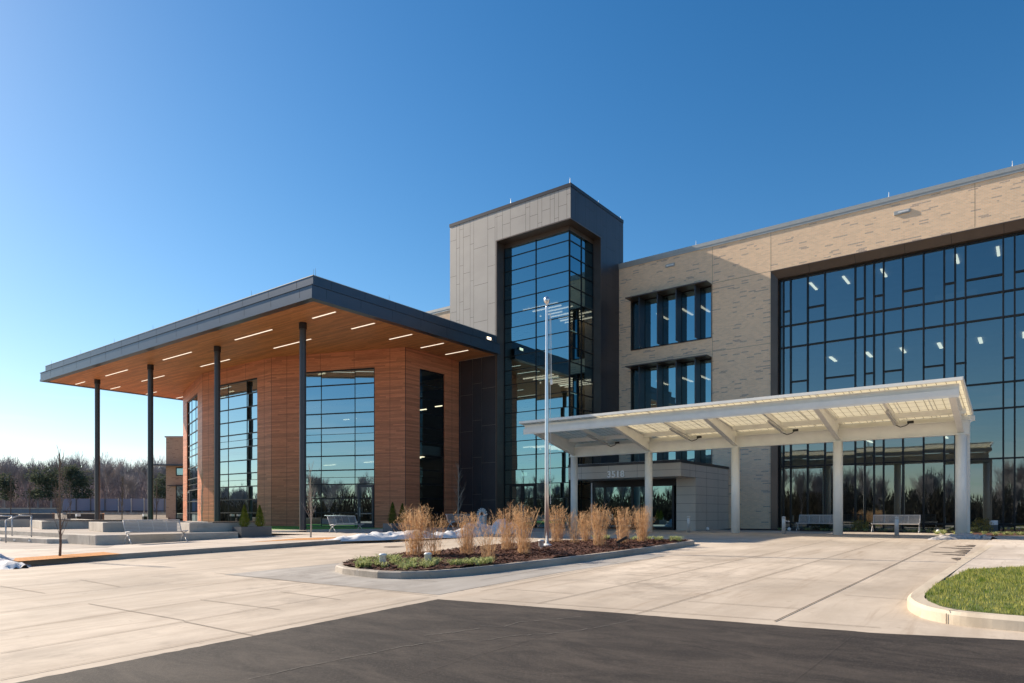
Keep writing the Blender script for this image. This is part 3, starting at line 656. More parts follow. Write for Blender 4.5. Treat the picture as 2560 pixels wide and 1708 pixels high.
# strips windows with hood and fins
fx_ = [onY(px, 800, YF+.25).x for px in (1612, 1657, 1703.5, 1750.5)]
for (a, b) in ((12.49, 15.84), (7.92, 11.28), (3.3, 6.7)):
    w = _mk('window', None); w.parent = wing
    glaze((WX0+.02, YF+.25), (WX1-.02, YF+.25), [.03]+[x-WX0-.02 for x in fx_]+[WX1-WX0-.07], [(a+.07, 0, WX1-WX0-.04), (b-.07, 0, WX1-WX0-.04)], a+.02, b-.02, w, M['glasst'], .09, .06)
    hd = MB(); hd.box(WX0-.01, WX1+.01, YF-.85, YF+.24, b-.045, b+.015); hd.box(WX0-.01, WX1+.01, YF-.02, YF+.2, a-.03, a+.02)
    hd.box(WX0-.012, WX0+.03, YF-.03, YF+.2, a, b-.05); hd.box(WX1-.03, WX1+.012, YF-.03, YF+.2, a, b-.05); hd.build('hood', M['bronze'], w)
    fn = MB()
    for x in fx_: fn.box(x-.03, x+.03, YF-.6, YF+.2, a+.03, b-.06)
    fn.split('fin', M['darkpanel'], w)
# interior of the wing
m = MB()
for z, t_ in ((0.4, .2), (CE[0], .5), (CE[1], .5), (CE[2], .3)): m.box(-22, 34, YG+.15, 56, z, z+t_)
m.split('floor_slab', M['int'], wing)
m = MB(); m.box(-22, 34, 53, 53.2, .6, 15.2); m.box(-12.6, -12.4, YG+.16, 53, .6, 15.2); m.box(-22.2, -22, YG+.16, 53, .6, 15.2)
m.split('partition', M['int'], wing)
lt = MB()
for x in [-10.46, -8.66, -6.7, -3.2, -1.4, 2.2, 6]: lt.box(x-.065, x+.065, 42.95, 44.5, 15.14, 15.19)
for x in [-9.3, -7.4, -5.7, -3.95, -2.15, -.3, 1.5, 3.3]: lt.box(x-.08, x+.08, 42.7, 44.1, 10.54, 10.59)
for x in [-8, -4, 0]: lt.box(x-.06, x+.06, 46, 48, 5.94, 5.99)
for x in (-20.4, -18.6, -17.4, -16.4):
    for c in CE: lt.box(x-.07, x+.07, 43.2, 45.0, c-.06, c-.01)
lt.split('ceiling_light', M['lightin'], wing)
# ------------------------------------------------------------ tower
TX, TY, TXL, TYR, TZ = -22.44, 35.45, -32.4, 42.2, 21.70
OZ, OXL, OYR = 19.52, -28.2, 39.1
tw = thing('glass_tower', 'tall grey metal clad tower with recessed corner of blue glass', 'building', (-25, 38, .55))
ZB = 19.24; rnd2 = random.Random(3)
def clad(mb, x0, x1, z0, z1, P, zoff, ln=2.5):
    z = zoff
    while z < z1:
        a, b = max(z, z0), min(z+ln, z1)
        if b-a > .02:
            g_ = .008; mb.face(P(x0+g_, a+g_), P(x1-g_, a+g_), P(x1-g_, b-g_), P(x0+g_, b-g_))
        z += ln
pc = [1125.3]+[1000+.3189*q for q in (442, 468, 497, 550, 578, 688, 745, 803, 865, 985, 1018, 1080, 1112, 1177, 1210, 1243, 1308, 1338)]
jy = [575, 630, 483, 542, 597, 635, 478, 385, 445, 700, 310, 378, 432, 335, 245, 395, 300, 205]
xs_ = [onY(p, 600, TY).x for p in pc]; xs_[0] = TXL; xs_[-1] = TX
m = MB()
for i in range(len(xs_)-1):
    x0, x1 = xs_[i], xs_[i+1]
    zj = onY(pc[i]+4, 420+.3189*jy[i], TY).z; zo = zj-2.5*math.ceil((zj+1)/2.5)
    P = lambda s, z: (s, TY, z)
    if x1 <= OXL+.02: clad(m, x0, x1, .5, TZ-.2, P, zo)
    elif x0 < OXL: clad(m, x0, OXL, .5, TZ-.2, P, zo); clad(m, OXL, x1, OZ, TZ-.2, P, zo)
    else: clad(m, x0, x1, OZ, TZ-.2, P, zo)
m.build('front_cladding', M['zinc'], tw)
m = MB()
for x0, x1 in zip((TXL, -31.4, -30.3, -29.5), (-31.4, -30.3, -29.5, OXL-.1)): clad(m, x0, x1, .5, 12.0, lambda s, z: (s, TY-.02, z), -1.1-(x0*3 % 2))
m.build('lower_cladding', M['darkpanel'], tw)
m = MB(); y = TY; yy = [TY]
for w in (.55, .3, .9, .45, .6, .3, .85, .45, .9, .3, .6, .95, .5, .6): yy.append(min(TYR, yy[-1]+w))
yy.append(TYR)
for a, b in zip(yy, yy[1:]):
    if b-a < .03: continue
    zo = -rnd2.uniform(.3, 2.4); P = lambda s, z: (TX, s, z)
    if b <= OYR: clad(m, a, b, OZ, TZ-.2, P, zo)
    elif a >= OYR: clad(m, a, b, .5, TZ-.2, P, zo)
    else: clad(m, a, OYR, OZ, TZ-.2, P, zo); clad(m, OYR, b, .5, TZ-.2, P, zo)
m.build('side_cladding', M['darkpanel'], tw)  # same cladding as the front; its shade is put into this darker colour
# dark backing and reveals
m = MB(); wall(m, (TXL+.02, TY+.02), (TX-.02, TY+.02), .4, TZ-.1, [(OXL-TXL-.02, TX-TXL-.04, .4, OZ)], 0.0)
m.face((TX-.02, TY+.02, OZ), (TX-.02, TYR, OZ), (TX-.02, TYR, TZ-.1), (TX-.02, TY+.02, TZ-.1)); m.face((TX-.02, OYR, .4), (TX-.02, TYR, .4), (TX-.02, TYR, OZ), (TX-.02, OYR, OZ))
m.face((TXL+.02, TY+.02, .4), (TXL+.02, TYR, .4), (TXL+.02, TYR, TZ-.1), (TXL+.02, TY+.02, TZ-.1)); m.face((TXL, TYR, 0), (TX, TYR, 0), (TX, TYR, TZ-.1), (TXL, TYR, TZ-.1))
m.build('backing_wall', M['mull'], tw)
m = MB(); m.box(TXL-.03, TX+.03, TY-.03, TY+.12, TZ-.2, TZ+.02); m.box(TX-.12, TX+.03, TY+.12, TYR, TZ-.2, TZ+.02); m.box(TXL-.03, TXL+.12, TY+.12, TYR, TZ-.2, TZ+.02); m.box(TXL+.12, TX-.12, TY+.12, TYR, TZ-.3, TZ-.25); m.build('parapet', M['dark'], tw)
GX, GY = TX-.6, TY+.8
m = MB()
m.box(OXL-.0, OXL+.02, TY-.008, GY+.05, .4, OZ); m.box(OXL-.10, OXL-.001, TY-.012, TY+.01, .4, OZ+.0)       # left reveal with edge trim
m.face((OXL-.1, TY-.012, OZ), (TX+.006, TY-.012, OZ), (TX+.006, TY-.012, OZ+.07), (OXL-.1, TY-.012, OZ+.07)); m.face((TX+.006, TY-.012, OZ), (TX+.006, OYR+.1, OZ), (TX+.006, OYR+.1, OZ+.07), (TX+.006, TY-.012, OZ+.07))
m.face((OXL, TY-.012, OZ), (TX+.006, TY-.012, OZ), (TX+.006, OYR, OZ), (OXL, OYR, OZ))                          # soffit of the recess
m.box(GX-.04, TX+.006, OYR, OYR+.02, .4, OZ)
m.box(OXL+.02, GX, GY-.02, GY+.02, ZB, OZ); m.box(GX-.02, GX+.02, GY+.02, OYR, ZB, OZ)
m.build('recess_lining', M['bronze'], tw)
rows = [18.61-.948*k for k in range(19)]
v1 = onY(1339.7, 700, GY).x; 
hsf = [(z, 0, GX-OXL-.02) for z in rows if z > .7]
dx0, dx1 = onY(1277, 1211, GY).x, onY(1337, 1211, GY).x; dtop = rows[16]
glaze((OXL+.02, GY), (GX, GY), [.03, v1-OXL, GX-OXL-.03], hsf, .6, ZB, tw, M['glasst'], .045, .05, part='front_glazing', skip=lambda s, z: z < dtop and s < v1-OXL)
hss = [(z, 0, OYR-GY) for z in rows if z > .7]
glaze((GX, GY), (GX, OYR), [.03, onX(1453.3, 700, GX).y-GY, OYR-GY-.03], hss, .6, ZB, tw, M['glasst'], .045, .05, part='side_glazing')
# double door in the tower glazing
door = _mk('door', None); door.parent = tw
m = MB(); a, b = dx0, dx1
for x in (a, (a+b)/2-.05, (a+b)/2+.05, b): m.box(x-.06, x+.06, GY-.07, GY+.04, .6, dtop)
m.box(a, b, GY-.066, GY+.036, dtop-.16, dtop-.0); m.box(a, b, GY-.066, GY+.036, .6, .85); m.build('door_frame', M['mull'], door)
m = MB(); m.face((a, GY, .7), (b, GY, .7), (b, GY, dtop-.1), (a, GY, dtop-.1)); m.build('door_glass', M['glasst'], door)
m = MB(); m.tube(((a+b)/2-.14, GY-.12, 1.3), ((a+b)/2-.14, GY-.12, 2.1), .015, n=8); m.tube(((a+b)/2+.14, GY-.12, 1.3), ((a+b)/2+.14, GY-.12, 2.1), .015, n=8); m.split('door_handle', M['steel'], door)
m = MB(); m.face((OXL+.02, GY, .6), (a, GY, .6), (a, GY, dtop), (OXL+.02, GY, dtop)); m.face((b, GY, .6), (v1, GY, .6), (v1, GY, dtop), (b, GY, dtop)); m.split('side_light', M['glasst'], tw)
m = MB(); m.face
for z, t_ in ((CE[0], .5), (CE[1], .5), (CE[2], .5), (.35, .2), (ZB+.02, .1)): m.box(OXL+.3, GX-.25, GY+.3, TYR-.1, z, z+t_)
m.box(OXL+.1, GX-.2, TYR-.3, TYR-.1, .6, ZB); m.split('floor_slab', M['int'], tw)
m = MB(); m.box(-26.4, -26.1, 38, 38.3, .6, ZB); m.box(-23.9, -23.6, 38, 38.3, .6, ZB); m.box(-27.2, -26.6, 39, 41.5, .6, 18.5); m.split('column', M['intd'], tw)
lt = MB()
for c, k in ((CE[2], 11), (CE[1], 11), (CE[0], 6)):
    for i in range(k):
        y = 37.0+.6*i; x0 = -27.2+(i*1.37 % 1.0); lt.box(x0, x0+rnd2.uniform(1.6, 3.0), y, y+.08, c-.09, c-.03)
lt.split('ceiling_light', M['lightin'], tw)
lr = MB()
for px in (1277, 1425): q = onY(px, 500, TY+.1); lr.tube((q.x, TY+.1, TZ), (q.x, TY+.1, TZ+.38), .03, .01, 6)
for y in (39, 42): lr.tube((TX-.1, y, TZ), (TX-.1, y, TZ+.25), .02, .01, 6)
lr.split('lightning_rod', M['white'], tw)
m = MB(); q = onY(1293, 1145, GY); 
pw = thing('exit_sign', 'small pale lit sign inside the tower glass above the double door', 'sign', (q.x, GY+.5, 3.9))
MB().box(q.x-.0, q.x+.42, GY+.5, GY+.54, 4.0, 4.24).build('sign_panel', emis('exit_sign_green', (.55, .85, .6), .8), pw)

# ------------------------------------------------------------ pavilion
pav = thing('wood_pavilion', 'wood clad faceted pavilion with big flat roof overhang on slim columns', 'building', (-40, 32, .55))
ZS = 12.06
PV = [(-31.55, 35.44), (-31.58, 30.40), (-40.88, 26.94), (-49.71, 26.88), (-58.82, 30.07), (-63, 35), (-62, 41.5)]
V = PV
rowsP = [.62+.93*k for k in range(11)]; ZH = 10.9
def seg(i, j): return (V[j], V[i])        # outward normal to the camera side when going left->right
facets = [  # left vertex, right vertex, window s0,s1, verticals
 (1, 0, 1.26, 3.62, []), (2, 1, 2.19, 7.75, [3.77, 6.27]), (3, 2, 1.6, 7.17, [3.37, 5.75]), (4, 3, 2.12, 7.51, [4.0, 6.0])]
wl = MB(); jn = MB()
for n_, (a, b, s0, s1, vv) in enumerate(facets):
    A, B = V[a], V[b]; wall(wl, A, B, .3, ZS+.02, [(s0, s1, .3, ZH)], .16)
    d = (Vector(B)-Vector(A)); L_ = d.length; d /= L_; nn = Vector((d.y, -d.x))
    for s in ([.0, s0*.55] if s0 > 1.5 else [0])+vv[:]+[(s1+L_)/2 if L_-s1 > 1.3 else s1, L_]:
        zb = ZH if s0 < s < s1-.01 else .5
        P0 = Vector(A)+d*min(s, L_-.0)
        jn.hexa(*[[(P0.x+d.x*q+nn.x*w, P0.y+d.y*q+nn.y*w, z) for q, w in ((-.008, .003), (.008, .003), (.008, -.02), (-.008, -.02))] for z in (zb, ZS)])
for a, b in ((5, 4), (6, 5)): wall(wl, V[a], V[b], .3, ZS, [], .1)
wl.build('wood_wall', M['wood'], pav); jn.split('panel_joint', M['mull'], pav)
for n_, (a, b, s0, s1, vv) in enumerate(facets):
    A, B = Vector(V[a]), Vector(V[b]); d = (B-A).normalized(); nn = Vector((d.y, -d.x)); P0 = A+d*s0-nn*.12; P1 = A+d*s1-nn*.12; w = s1-s0
    vl = [.05]+[v-s0 for v in vv]+[w-.05]
    hs = [(z, 0, w) for z in rowsP[1:]]+[(ZH-.05, 0, w), (rowsP[6]+.5, 0, w, .028), (rowsP[3]+.45, 0, w, .028)]
    wd = _mk('window', None); wd.parent = pav
    root, _ = glaze(P0, P1, vl, hs, .6, ZH, wd, M['glassn'] if n_ == 0 else M['glassp'], .075, .05, thin=[i for i in range(1, len(vl)-1)])
    if n_ in (1, 3):
        e = w-.1 if n_ == 1 else 1.2
        Pd = lambda s, q, z: (P0.x+d.x*s+nn.x*q, P0.y+d.y*s+nn.y*q, z)
        m = MB()
        for x0, x1, za, zb in ((e-1.15, e-1.02, .6, 3.35), (e-.12, e, .6, 3.35), (e-1.02, e-.12, 3.2, 3.35), (e-1.02, e-.12, .6, .85)):
            m.hexa(*[[Pd(x, q, z) for x, q in ((x0, .09), (x1, .09), (x1, -.02), (x0, -.02))] for z in (za, zb)])
        dr = m.build('door', M['darkpanel'], pav)
        MB().tube(Pd(e-.95, .14, 1.3), Pd(e-.95, .14, 1.9), .015, n=8).build('handle', M['steel'], dr)
# roof: two stepped fascia tiers
RXR, RYF, RXL, RYB = -28.2, 20.9, -62.6, TY-.02
def tier(mb, p, z0, z1): mb.box(RXL-p, RXR+p, RYF-p, RYB, z0, z1)
m = MB(); tier(m, 0, 12.72, 13.23); m.box(RXL, RXL+25, RYB, 44, 12.72, 13.2); m.build('upper_fascia', M['fascia'], pav)
m = MB(); tier(m, .26, 12.16, 12.66); tier(m, .30, 12.66, 12.70); tier(m, .30, 12.04, 12.16)
m.build('lower_fascia', M['fascia'], pav)
m = MB(); tier(m, .03, 12.70, 12.718); tier(m, .04, 12.722, 12.76); m.build('fascia_groove', M['mull'], pav)
m = MB()
for k in range(15):
    x = RXL+1.2+2.45*k
    if x < RXR: m.box(x-.008, x+.008, RYF-.004, RYF, 12.77, 13.23); m.box(x+.6, x+.616, RYF-.264, RYF-.26, 12.17, 12.65)
for k in range(7):
    y = RYF+1.1+2.2*k; m.box(RXR, RXR+.004, y-.008, y+.008, 12.77, 13.23); m.box(RXR+.26, RXR+.264, y-.5, y-.484, 12.17, 12.65)
m.split('fascia_seam', M['mull'], pav)
m = MB(); m.box(RXL-.02, RXR+.02, RYF-.02, RYB, 13.23, 13.26); m.build('roof_edge', M['coping'], pav)
m = MB(); m.face((RXL, RYF, ZS-.025), (RXL, 43, ZS-.025), (RXR-.0, 43 if 0 else RYB, ZS-.025), (RXR, RYF, ZS-.025)); m.build('soffit', M['soffit'], pav)
m = MB()   # dark return lip inside the fascia
m.box(RXL-.3, RXR+.3, RYF-.30, RYF+.12, 12.0, 12.038); m.box(RXR-.12, RXR+.3, RYF+.12, RYB, 12.0, 12.038); m.box(RXL-.3, RXL+.12, RYF+.12, 43, 12.0, 12.038); m.build('soffit_trim', M['fascia'], pav)
for i, x in enumerate((-32.09, -40.92, -49.77, -58.55)):
    c = MB(); y = 23.11; c.tube((x, y, .45), (x, y, 11.7), .182, n=28, cap=False); co = c.build('column', M['col'], pav, True)
    MB().tube((x, y, 11.68), (x, y, 12.05), .215, n=28).build('collar', M['dark'], co)
m = MB()
for y in (22.86, 25.52):
    for a, b in ((-30.9, -28.95), (-38.48, -34.63), (-47.43, -43.62), (-56.45, -52.75), (-62.05, -60.25)): m.box(a, b, y-.042, y+.042, ZS-.04, ZS-.028)
for y, a, b in ((28.44, -30.92, -29), (31.1, -30.92, -28.95), (33.4, -30.92, -28.95), (28.5, -62.2, -60.3), (31.17, -62.19, -60.9)): m.box(a, b, y-.042, y+.042, ZS-.04, ZS-.028)
m.split('soffit_light', M['sofl'], pav)
q = onX(1219, 845, RXR+.0); m = MB().box(RXR-.0, RXR+.12, q.y-.22, q.y+.22, 12.78, 12.98); r = m.build('wall_light', M['coping'], pav); MB().box(RXR+.12, RXR+.135, q.y-.2, q.y+.2, 12.8, 12.96).build('lens', M['lightin'], r)
m = MB()
for k in range(7): x = RXL+.8+5.6*k; m.tube((x, RYF+.15, 13.2), (x, RYF+.15, 13.62), .012, .006, 5)
for k in range(3): y = RYF+.15+5*k; m.tube((RXR-.15, y, 13.2), (RXR-.15, y, 13.62), .012, .006, 5)
m.split('lightning_rod', M['coping'], pav)
# pavilion interior
m = MB(); m.prism([(-32, 35), (-32, 31), (-41, 27.6), (-49.6, 27.6), (-58.4, 30.6), (-61, 35)], 11.3, 11.5); m.prism([(-32, 35), (-32, 31.3), (-35, 33), (-57, 33.5), (-58, 35)], 5.4, 6.0); m.prism([(-32, 40), (-32, 30.7), (-41, 27.2), (-49.6, 27.2), (-58.4, 30.3), (-61, 40)], .35, .58); m.split('floor_slab', M['int'], pav)
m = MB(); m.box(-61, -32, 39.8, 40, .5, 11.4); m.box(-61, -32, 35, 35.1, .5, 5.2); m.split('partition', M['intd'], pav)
m = MB()
for x in (-44, -36.5): m.box(x, x+.3, 30, 30.3, .6, 11.3)
m.split('inner_column', M['intd'], pav)
lt = MB()
for x, y in ((-34.5, 30.5), (-37, 30), (-36, 32.5), (-39.5, 30), (-43, 29), (-45.5, 29.5), (-47, 30.5), (-51, 30), (-54, 31)): lt.box(x-.35, x+.35, y-.05, y+.05, 11.22, 11.28)
for x, y in ((-34, 33.5), (-36.5, 34), (-39, 34), (-44, 34.2), (-33.2, 33)): lt.box(x-.7, x+.7, y-.04, y+.04, 5.28, 5.34)
for x, y in ((-34, 36.5), (-37, 37), (-40, 37), (-45, 37)): lt.box(x-.8, x+.8, y-.04, y+.04, 9.3, 9.36)
lt.split('ceiling_light', M['lightin'], pav)

# ------------------------------------------------------------ vestibule
ve = thing('entrance_vestibule', 'low taupe panelled entrance box with white house number and sliding doors', 'vestibule', (-17, 37, .55))
VX0, VX1, VY0, VY1 = -21.9, -14.86, 34.35, 41.55; VZ0, VZ1 = 3.50, 4.22
m = MB(); m.box(VX0, VX1, VY0, 36.4, VZ0, VZ1); m.build('fascia', M['vest'], ve)
m = MB(); m.box(-16.0, VX1, 36.401, VY1, .45, VZ1-.002); m.box(VX0+.01, -16.0, 36.401, VY1, VZ0+.004, VZ1-.004); m.build('side_wall', M['vest'], ve)
m = MB(); m.box(VX0-.02, VX1+.04, VY0-.04, VY1, VZ1, VZ1+.15); m.build('coping', M['dark'], ve)
m = MB(); m.box(VX0+.2, VX1-.2, VY0+.3, VY1, VZ1+.15, VZ1+.19); kind(m.build('snow_cover', M['snow'], ve), 'stuff')
m = MB()
for z in [VZ0+.36]: m.box(VX0, VX1+.002, VY0-.002, VY0+.01, z-.007, z+.007); m.box(VX1-.01, VX1+.002, VY0, VY1, z-.007, z+.007)
for z in (3.02, 2.54, 2.06, 1.58, 1.1, 3.5): m.box(VX1-.01, VX1+.0025, 36.4, VY1, z-.007, z+.007); 
for z in (3.02, 2.54, 2.06, 1.58, 1.1): m.box(-16, VX1, 36.398, 36.41, z-.007, z+.007)
for x in (-21.0, -19.2, -17.4): m.box(x-.006, x+.006, VY0-.002, VY0+.01, VZ0, VZ1)
for y in (35.6, 36.4, 38.0, 39.8): m.box(VX1-.01, VX1+.003, y-.006, y+.006, VZ0 if y < 36.5 else .55, VZ1)
m.split('panel_joint', M['dark'], ve)
m = MB(); m.box(VX0, -16, 36.9, 37.02, 3.1, VZ0); m.build('door_header', M['mull'], ve)
dxs = [onY(p, 1250, 37.0).x for p in (1486, 1513, 1582, 1629, 1684)]
m = MB()
for x in dxs: m.box(x-.07, x+.07, 36.92, 37.03, .6, 3.1)
m.box(dxs[0], dxs[-1], 36.93, 37.02, .6, .72); dr = m.build('sliding_door', M['mull'], ve)
m = MB()
for a, b in zip(dxs, dxs[1:]): m.face((a, 36.98, .6), (b, 36.98, .6), (b, 36.98, 3.1), (a, 36.98, 3.1))
m.build('door_glass', M['glasst'], dr)
m = MB(); m.box(dxs[0]-.16, dxs[0]-.07, 36.85, 37.0, .6, 3.4); m.build('door_post', M['silver'], ve)
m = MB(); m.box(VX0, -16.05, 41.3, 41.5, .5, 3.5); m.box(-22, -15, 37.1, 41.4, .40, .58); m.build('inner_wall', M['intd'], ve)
cu = bpy.data.curves.new('n', 'FONT'); cu.body = '3518'; cu.size = .50; cu.extrude = .02; cu.offset = .016; cu.space_character = 1.12; cu.align_x = 'CENTER'
co = bpy.data.objects.new('n', cu); me = bpy.data.meshes.new_from_object(co); bpy.data.objects.remove(co); me.name = 'house_number'; me.materials.append(M['num'])
q = onY(1540, 1193, VY0); no = _mk('house_number', me); no.parent = ve; no.location = Vector((q.x, VY0-.03, q.z))-ve.location; no.rotation_euler = (pi/2, 0, 0)

# ------------------------------------------------------------ canopy
ca = thing('entrance_canopy', 'long white steel canopy with translucent cream roof panels on round posts', 'canopy', (-11.5, 33.1, .55))
PX = [-2.29, -6.89, -11.49, -16.10, -20.72]; PY = 33.1; CF, CB = 28.6, 33.75; CL, CR = -21.25, -1.93
zr = lambda y: 6.24-(y-CF)*(6.24-5.60)/(CB-CF)
for x in PX:
    MB().tube((x, PY, .5), (x, PY, 4.70), .2, n=28).build('post', M['white'], ca, True)
m = MB(); m.box(PX[-1]-.28, PX[0]+.28, PY-.16, PY+.16, 4.70, 4.73); m.box(PX[-1]-.28, PX[0]+.26, PY-.02, PY+.02, 4.73, 5.24); m.box(PX[-1]-.28, PX[0]+.26, PY-.14, PY+.14, 5.24, 5.27)
m.build('rear_beam', M['white'], ca)
m = MB(); f0 = CF+.32; m.box(CL+.12, CR-.12, f0-.02, f0+.02, 5.73, 6.08); m.box(CL+.12, CR-.12, f0-.15, f0+.1, 5.69, 5.73); m.box(CL+.12, CR-.12, f0-.10, f0+.1, 6.08, 6.11)
m.hexa([(CL+.12, f0-.151, 5.73), (CR-.12, f0-.151, 5.73), (CR-.12, f0-.12, 5.62), (CL+.12, f0-.12, 5.62)], [(CL+.12, f0-.151, 5.90), (CR-.12, f0-.151, 5.90), (CR-.12, f0-.12, 5.90), (CL+.12, f0-.12, 5.90)])
m.build('front_beam', M['white'], ca)
for x in PX:      # tapered rafters at the posts
    m = MB()
    for w, dz in ((.02, 0), (.10, None)):
        if dz == 0: m.hexa([(x-w/2, PY+.1, 4.74), (x+w/2, PY+.1, 4.74), (x+w/2, f0, 5.76), (x-w/2, f0, 5.76)][::1], [(x-w/2, PY+.1, zr(PY+.1)-.13), (x+w/2, PY+.1, zr(PY+.1)-.13), (x+w/2, f0, zr(f0)-.13), (x-w/2, f0, zr(f0)-.13)])
    m.bar((x, PY+.12, 4.78), (x, f0, 5.76), .22, .035); m.bar((x, PY+.3, zr(PY+.3)-.14), (x, f0, zr(f0)-.14), .22, .03); m.build('rafter', M['white'], ca)
for a, b in zip(PX, PX[1:]):
    x = (a+b)/2; m = MB(); m.bar((x, PY+.2, 5.42), (x, f0+.1, zr(f0)-.24), .10, .16); m.build('intermediate_rafter', M['white'], ca)
    m = MB(); m.bar((x-.0, PY-.35, 5.27), (x, PY-2.4, 5.56), .11, .09); r = m.build('light_fixture', M['silver'], ca)
    m = MB(); pts = [Vector((x, PY-.3, 5.24)), Vector((x+.18, PY-.25, 5.14)), Vector((x+.38, PY-.2, 5.2)), Vector((x+.5, PY-.17, 5.3))]
    for p, q in zip(pts, pts[1:]): m.tube(p, q, .018, n=6)
    m.box(x+.42, x+.66, PY-.2, PY-.145, 5.28, 5.38); m.build('conduit', M['black'], r)
for y in (32.5,):
    m = MB(); m.bar((CL+.15, y, zr(y)-.17), (CR-.15, y, zr(y)-.17), .09, .22); m.build('purlin', M['white'], ca)
m = MB(); m.box(CL+.15, CR-.15, 33.42, 33.52, 5.30, 5.50); m.build('purlin', M['white'], ca)
m = MB(); a, b = CL+.02, CR-.02
m.hexa([(a, CF+.03, zr(CF)-.055), (b, CF+.03, zr(CF)-.055), (b, CB, zr(CB)-.055), (a, CB, zr(CB)-.055)], [(a, CF+.03, zr(CF)-.045), (b, CF+.03, zr(CF)-.045), (b, CB, zr(CB)-.045), (a, CB, zr(CB)-.045)])
m.build('translucent_panel', M['panel'], ca)
m = MB()
for k in range(17):
    x = CL+.05+(CR-CL-.1)*k/16; m.bar((x, CF+.05, zr(CF)-.07), (x, CB, zr(CB)-.07), .03, .035)
m.split('glazing_bar', M['white'], ca)
m = MB(); m.box(CL, CR, CF-.05, CF+.03, zr(CF)-.07, zr(CF)+.05); m.bar((CL, CF, zr(CF)), (CL, CB, zr(CB)), .05, .12); m.bar((CR, CF, zr(CF)), (CR, CB, zr(CB)), .05, .12); m.build('edge_trim', M['white'], ca)
m = MB(); m.box(CL-.1, CR+.08, CB-.15, CB+.06, 5.3, 5.5); m.build('gutter', M['white'], ca)
m = MB(); m.box(CR-.20, CR-.08, CB-.3, CB-.16, .55, 5.3); m.bar((CR-.14, CB-.23, 5.25), (CR+.0, CB+.0, 5.38), .1, .12); m.build('downspout', M['white'], ca)

# ------------------------------------------------------------ benches
def bench(loc, rz, L_, label, H=.86, name='bench'):
    t = thing(name, label, 'bench', (0, 0, 0), 0, 'silver slatted metal benches')
    m = MB()
    for k in range(7): y = -.26+.07*k; m.box(-L_/2, L_/2, y-.025, y+.025, .425-.012*k*.5, .445-.012*k*.5)
    m.build('seat', M['silver'], t)
    m = MB()
    for k in range(8):
        u = k/7; z = .47+(H-.49)*u; y = .20+.17*u; m.bar((-L_/2, y, z), (L_/2, y, z), .016, .024)
    m.bar((-L_/2-.02, .375, H-.005), (L_/2+.02, .375, H-.005), .04, .035)
    for x in (-L_/4, 0, L_/4): m.bar((x, .215, .44), (x, .385, H-.01), .025, .012)
    m.build('backrest', M['silver'], t)
    for sgn in (-1, 1):
        x = sgn*(L_/2-.0); m = MB()
        m.tube((x, .19, .41), (x, .38, H), .018, .018, 8); m.tube((x, .2, .42), (x, -.30, .445), .02, .02, 8)
        P = [Vector((x, .19, .42)), Vector((x, .02, .34)), Vector((x, -.13, .18)), Vector((x, -.27, 0))]
        for a, b in zip(P, P[1:]): m.tube(a, b, .02, .02, 8)
        m.build('front_leg', M['silver'], t, True)
        m = MB(); P = [Vector((x, -.22, .43)), Vector((x, .03, .33)), Vector((x, .16, .18)), Vector((x, .26, 0))]
        for a, b in zip(P, P[1:]): m.tube(a, b, .02, .02, 8)
        m.build('rear_leg', M['silver'], t, True)
    t.location = loc; t.rotation_euler = (0, 0, rz); return t
def sw(y): return gz(y)+ex(y)
b0 = bench((-26.0, 12.3, sw(12.3)), pi/2, 2.05, 'silver slatted bench in front of the low concrete wall at left')
dup(b0, (-29.15, 23.75, sw(23.7)), pi/2+.12, 'silver slatted bench beside the artificial turf, by the thin birch-like sapling')
q = onG(1128, 1324, .05); dup(b0, (q.x, q.y+1.0, q.z), pi/2, 'silver bench mostly hidden behind dry grass near the litter bin')
dup(b0, (-5.4, 38.6, .56), 0, 'silver bench under the canopy, right of the fourth post')
dup(b0, (-9.0, 38.6, .56), 0, 'silver bench under the canopy, partly behind the fourth post')
# bollards
def bollard(x, y, label):
    z = gz(y); t = thing('bollard', label, 'bollard', (x, y, z), 0, 'steel bollards along the drop-off')
    MB().lathe((x, y, z), [(.085, 0), (.085, .70), (.082, .705), (.082, .72), (.085, .725)], 20).build('post', M['steel'], t, True)
    MB().lathe((x, y, z+.725), [(.088, 0), (.088, .07), (.08, .09)], 20).build('cap', M['steel'], t, True)
bollard(-13.8, 32.9, 'steel bollard in front of the taupe entrance box'); bollard(-9.2, 33.0, 'steel bollard between the third and fourth canopy posts'); bollard(-4.5, 32.5, 'steel bollard in front of the rightmost canopy bench')
# litter bin
q = onG(1205, 1325, .02); t = thing('litter_bin', 'grey rounded litter bin standing against the dark tower wall', 'litter bin', q)
H = 1.12
MB().lathe(q, [(.25, 0), (.27, .05), (.28, .75), (.27, .8)], 24).build('body', M['silver'], t, True)
m = MB()
for k in range(9):
    a = pi*k/8; b = pi*(k+1)/8
    if k < 8: m.bar((q.x-.22*cos(a), q.y, q.z+.82+.26*sin(a)), (q.x-.22*cos(b), q.y, q.z+.82+.26*sin(b)), .34, .05, (0, 1, 0))
m.build('lid', M['silver'], t)
# manhole
q = onG(985, 1367, .006); o = MB().tube((q.x, q.y, q.z-.02), (q.x, q.y, q.z), .36, n=28).build('manhole_cover', simple('rusty_iron', (.09, .06, .045), .8)); tag(o, 'round rusty manhole cover in the pale drive', 'manhole cover')

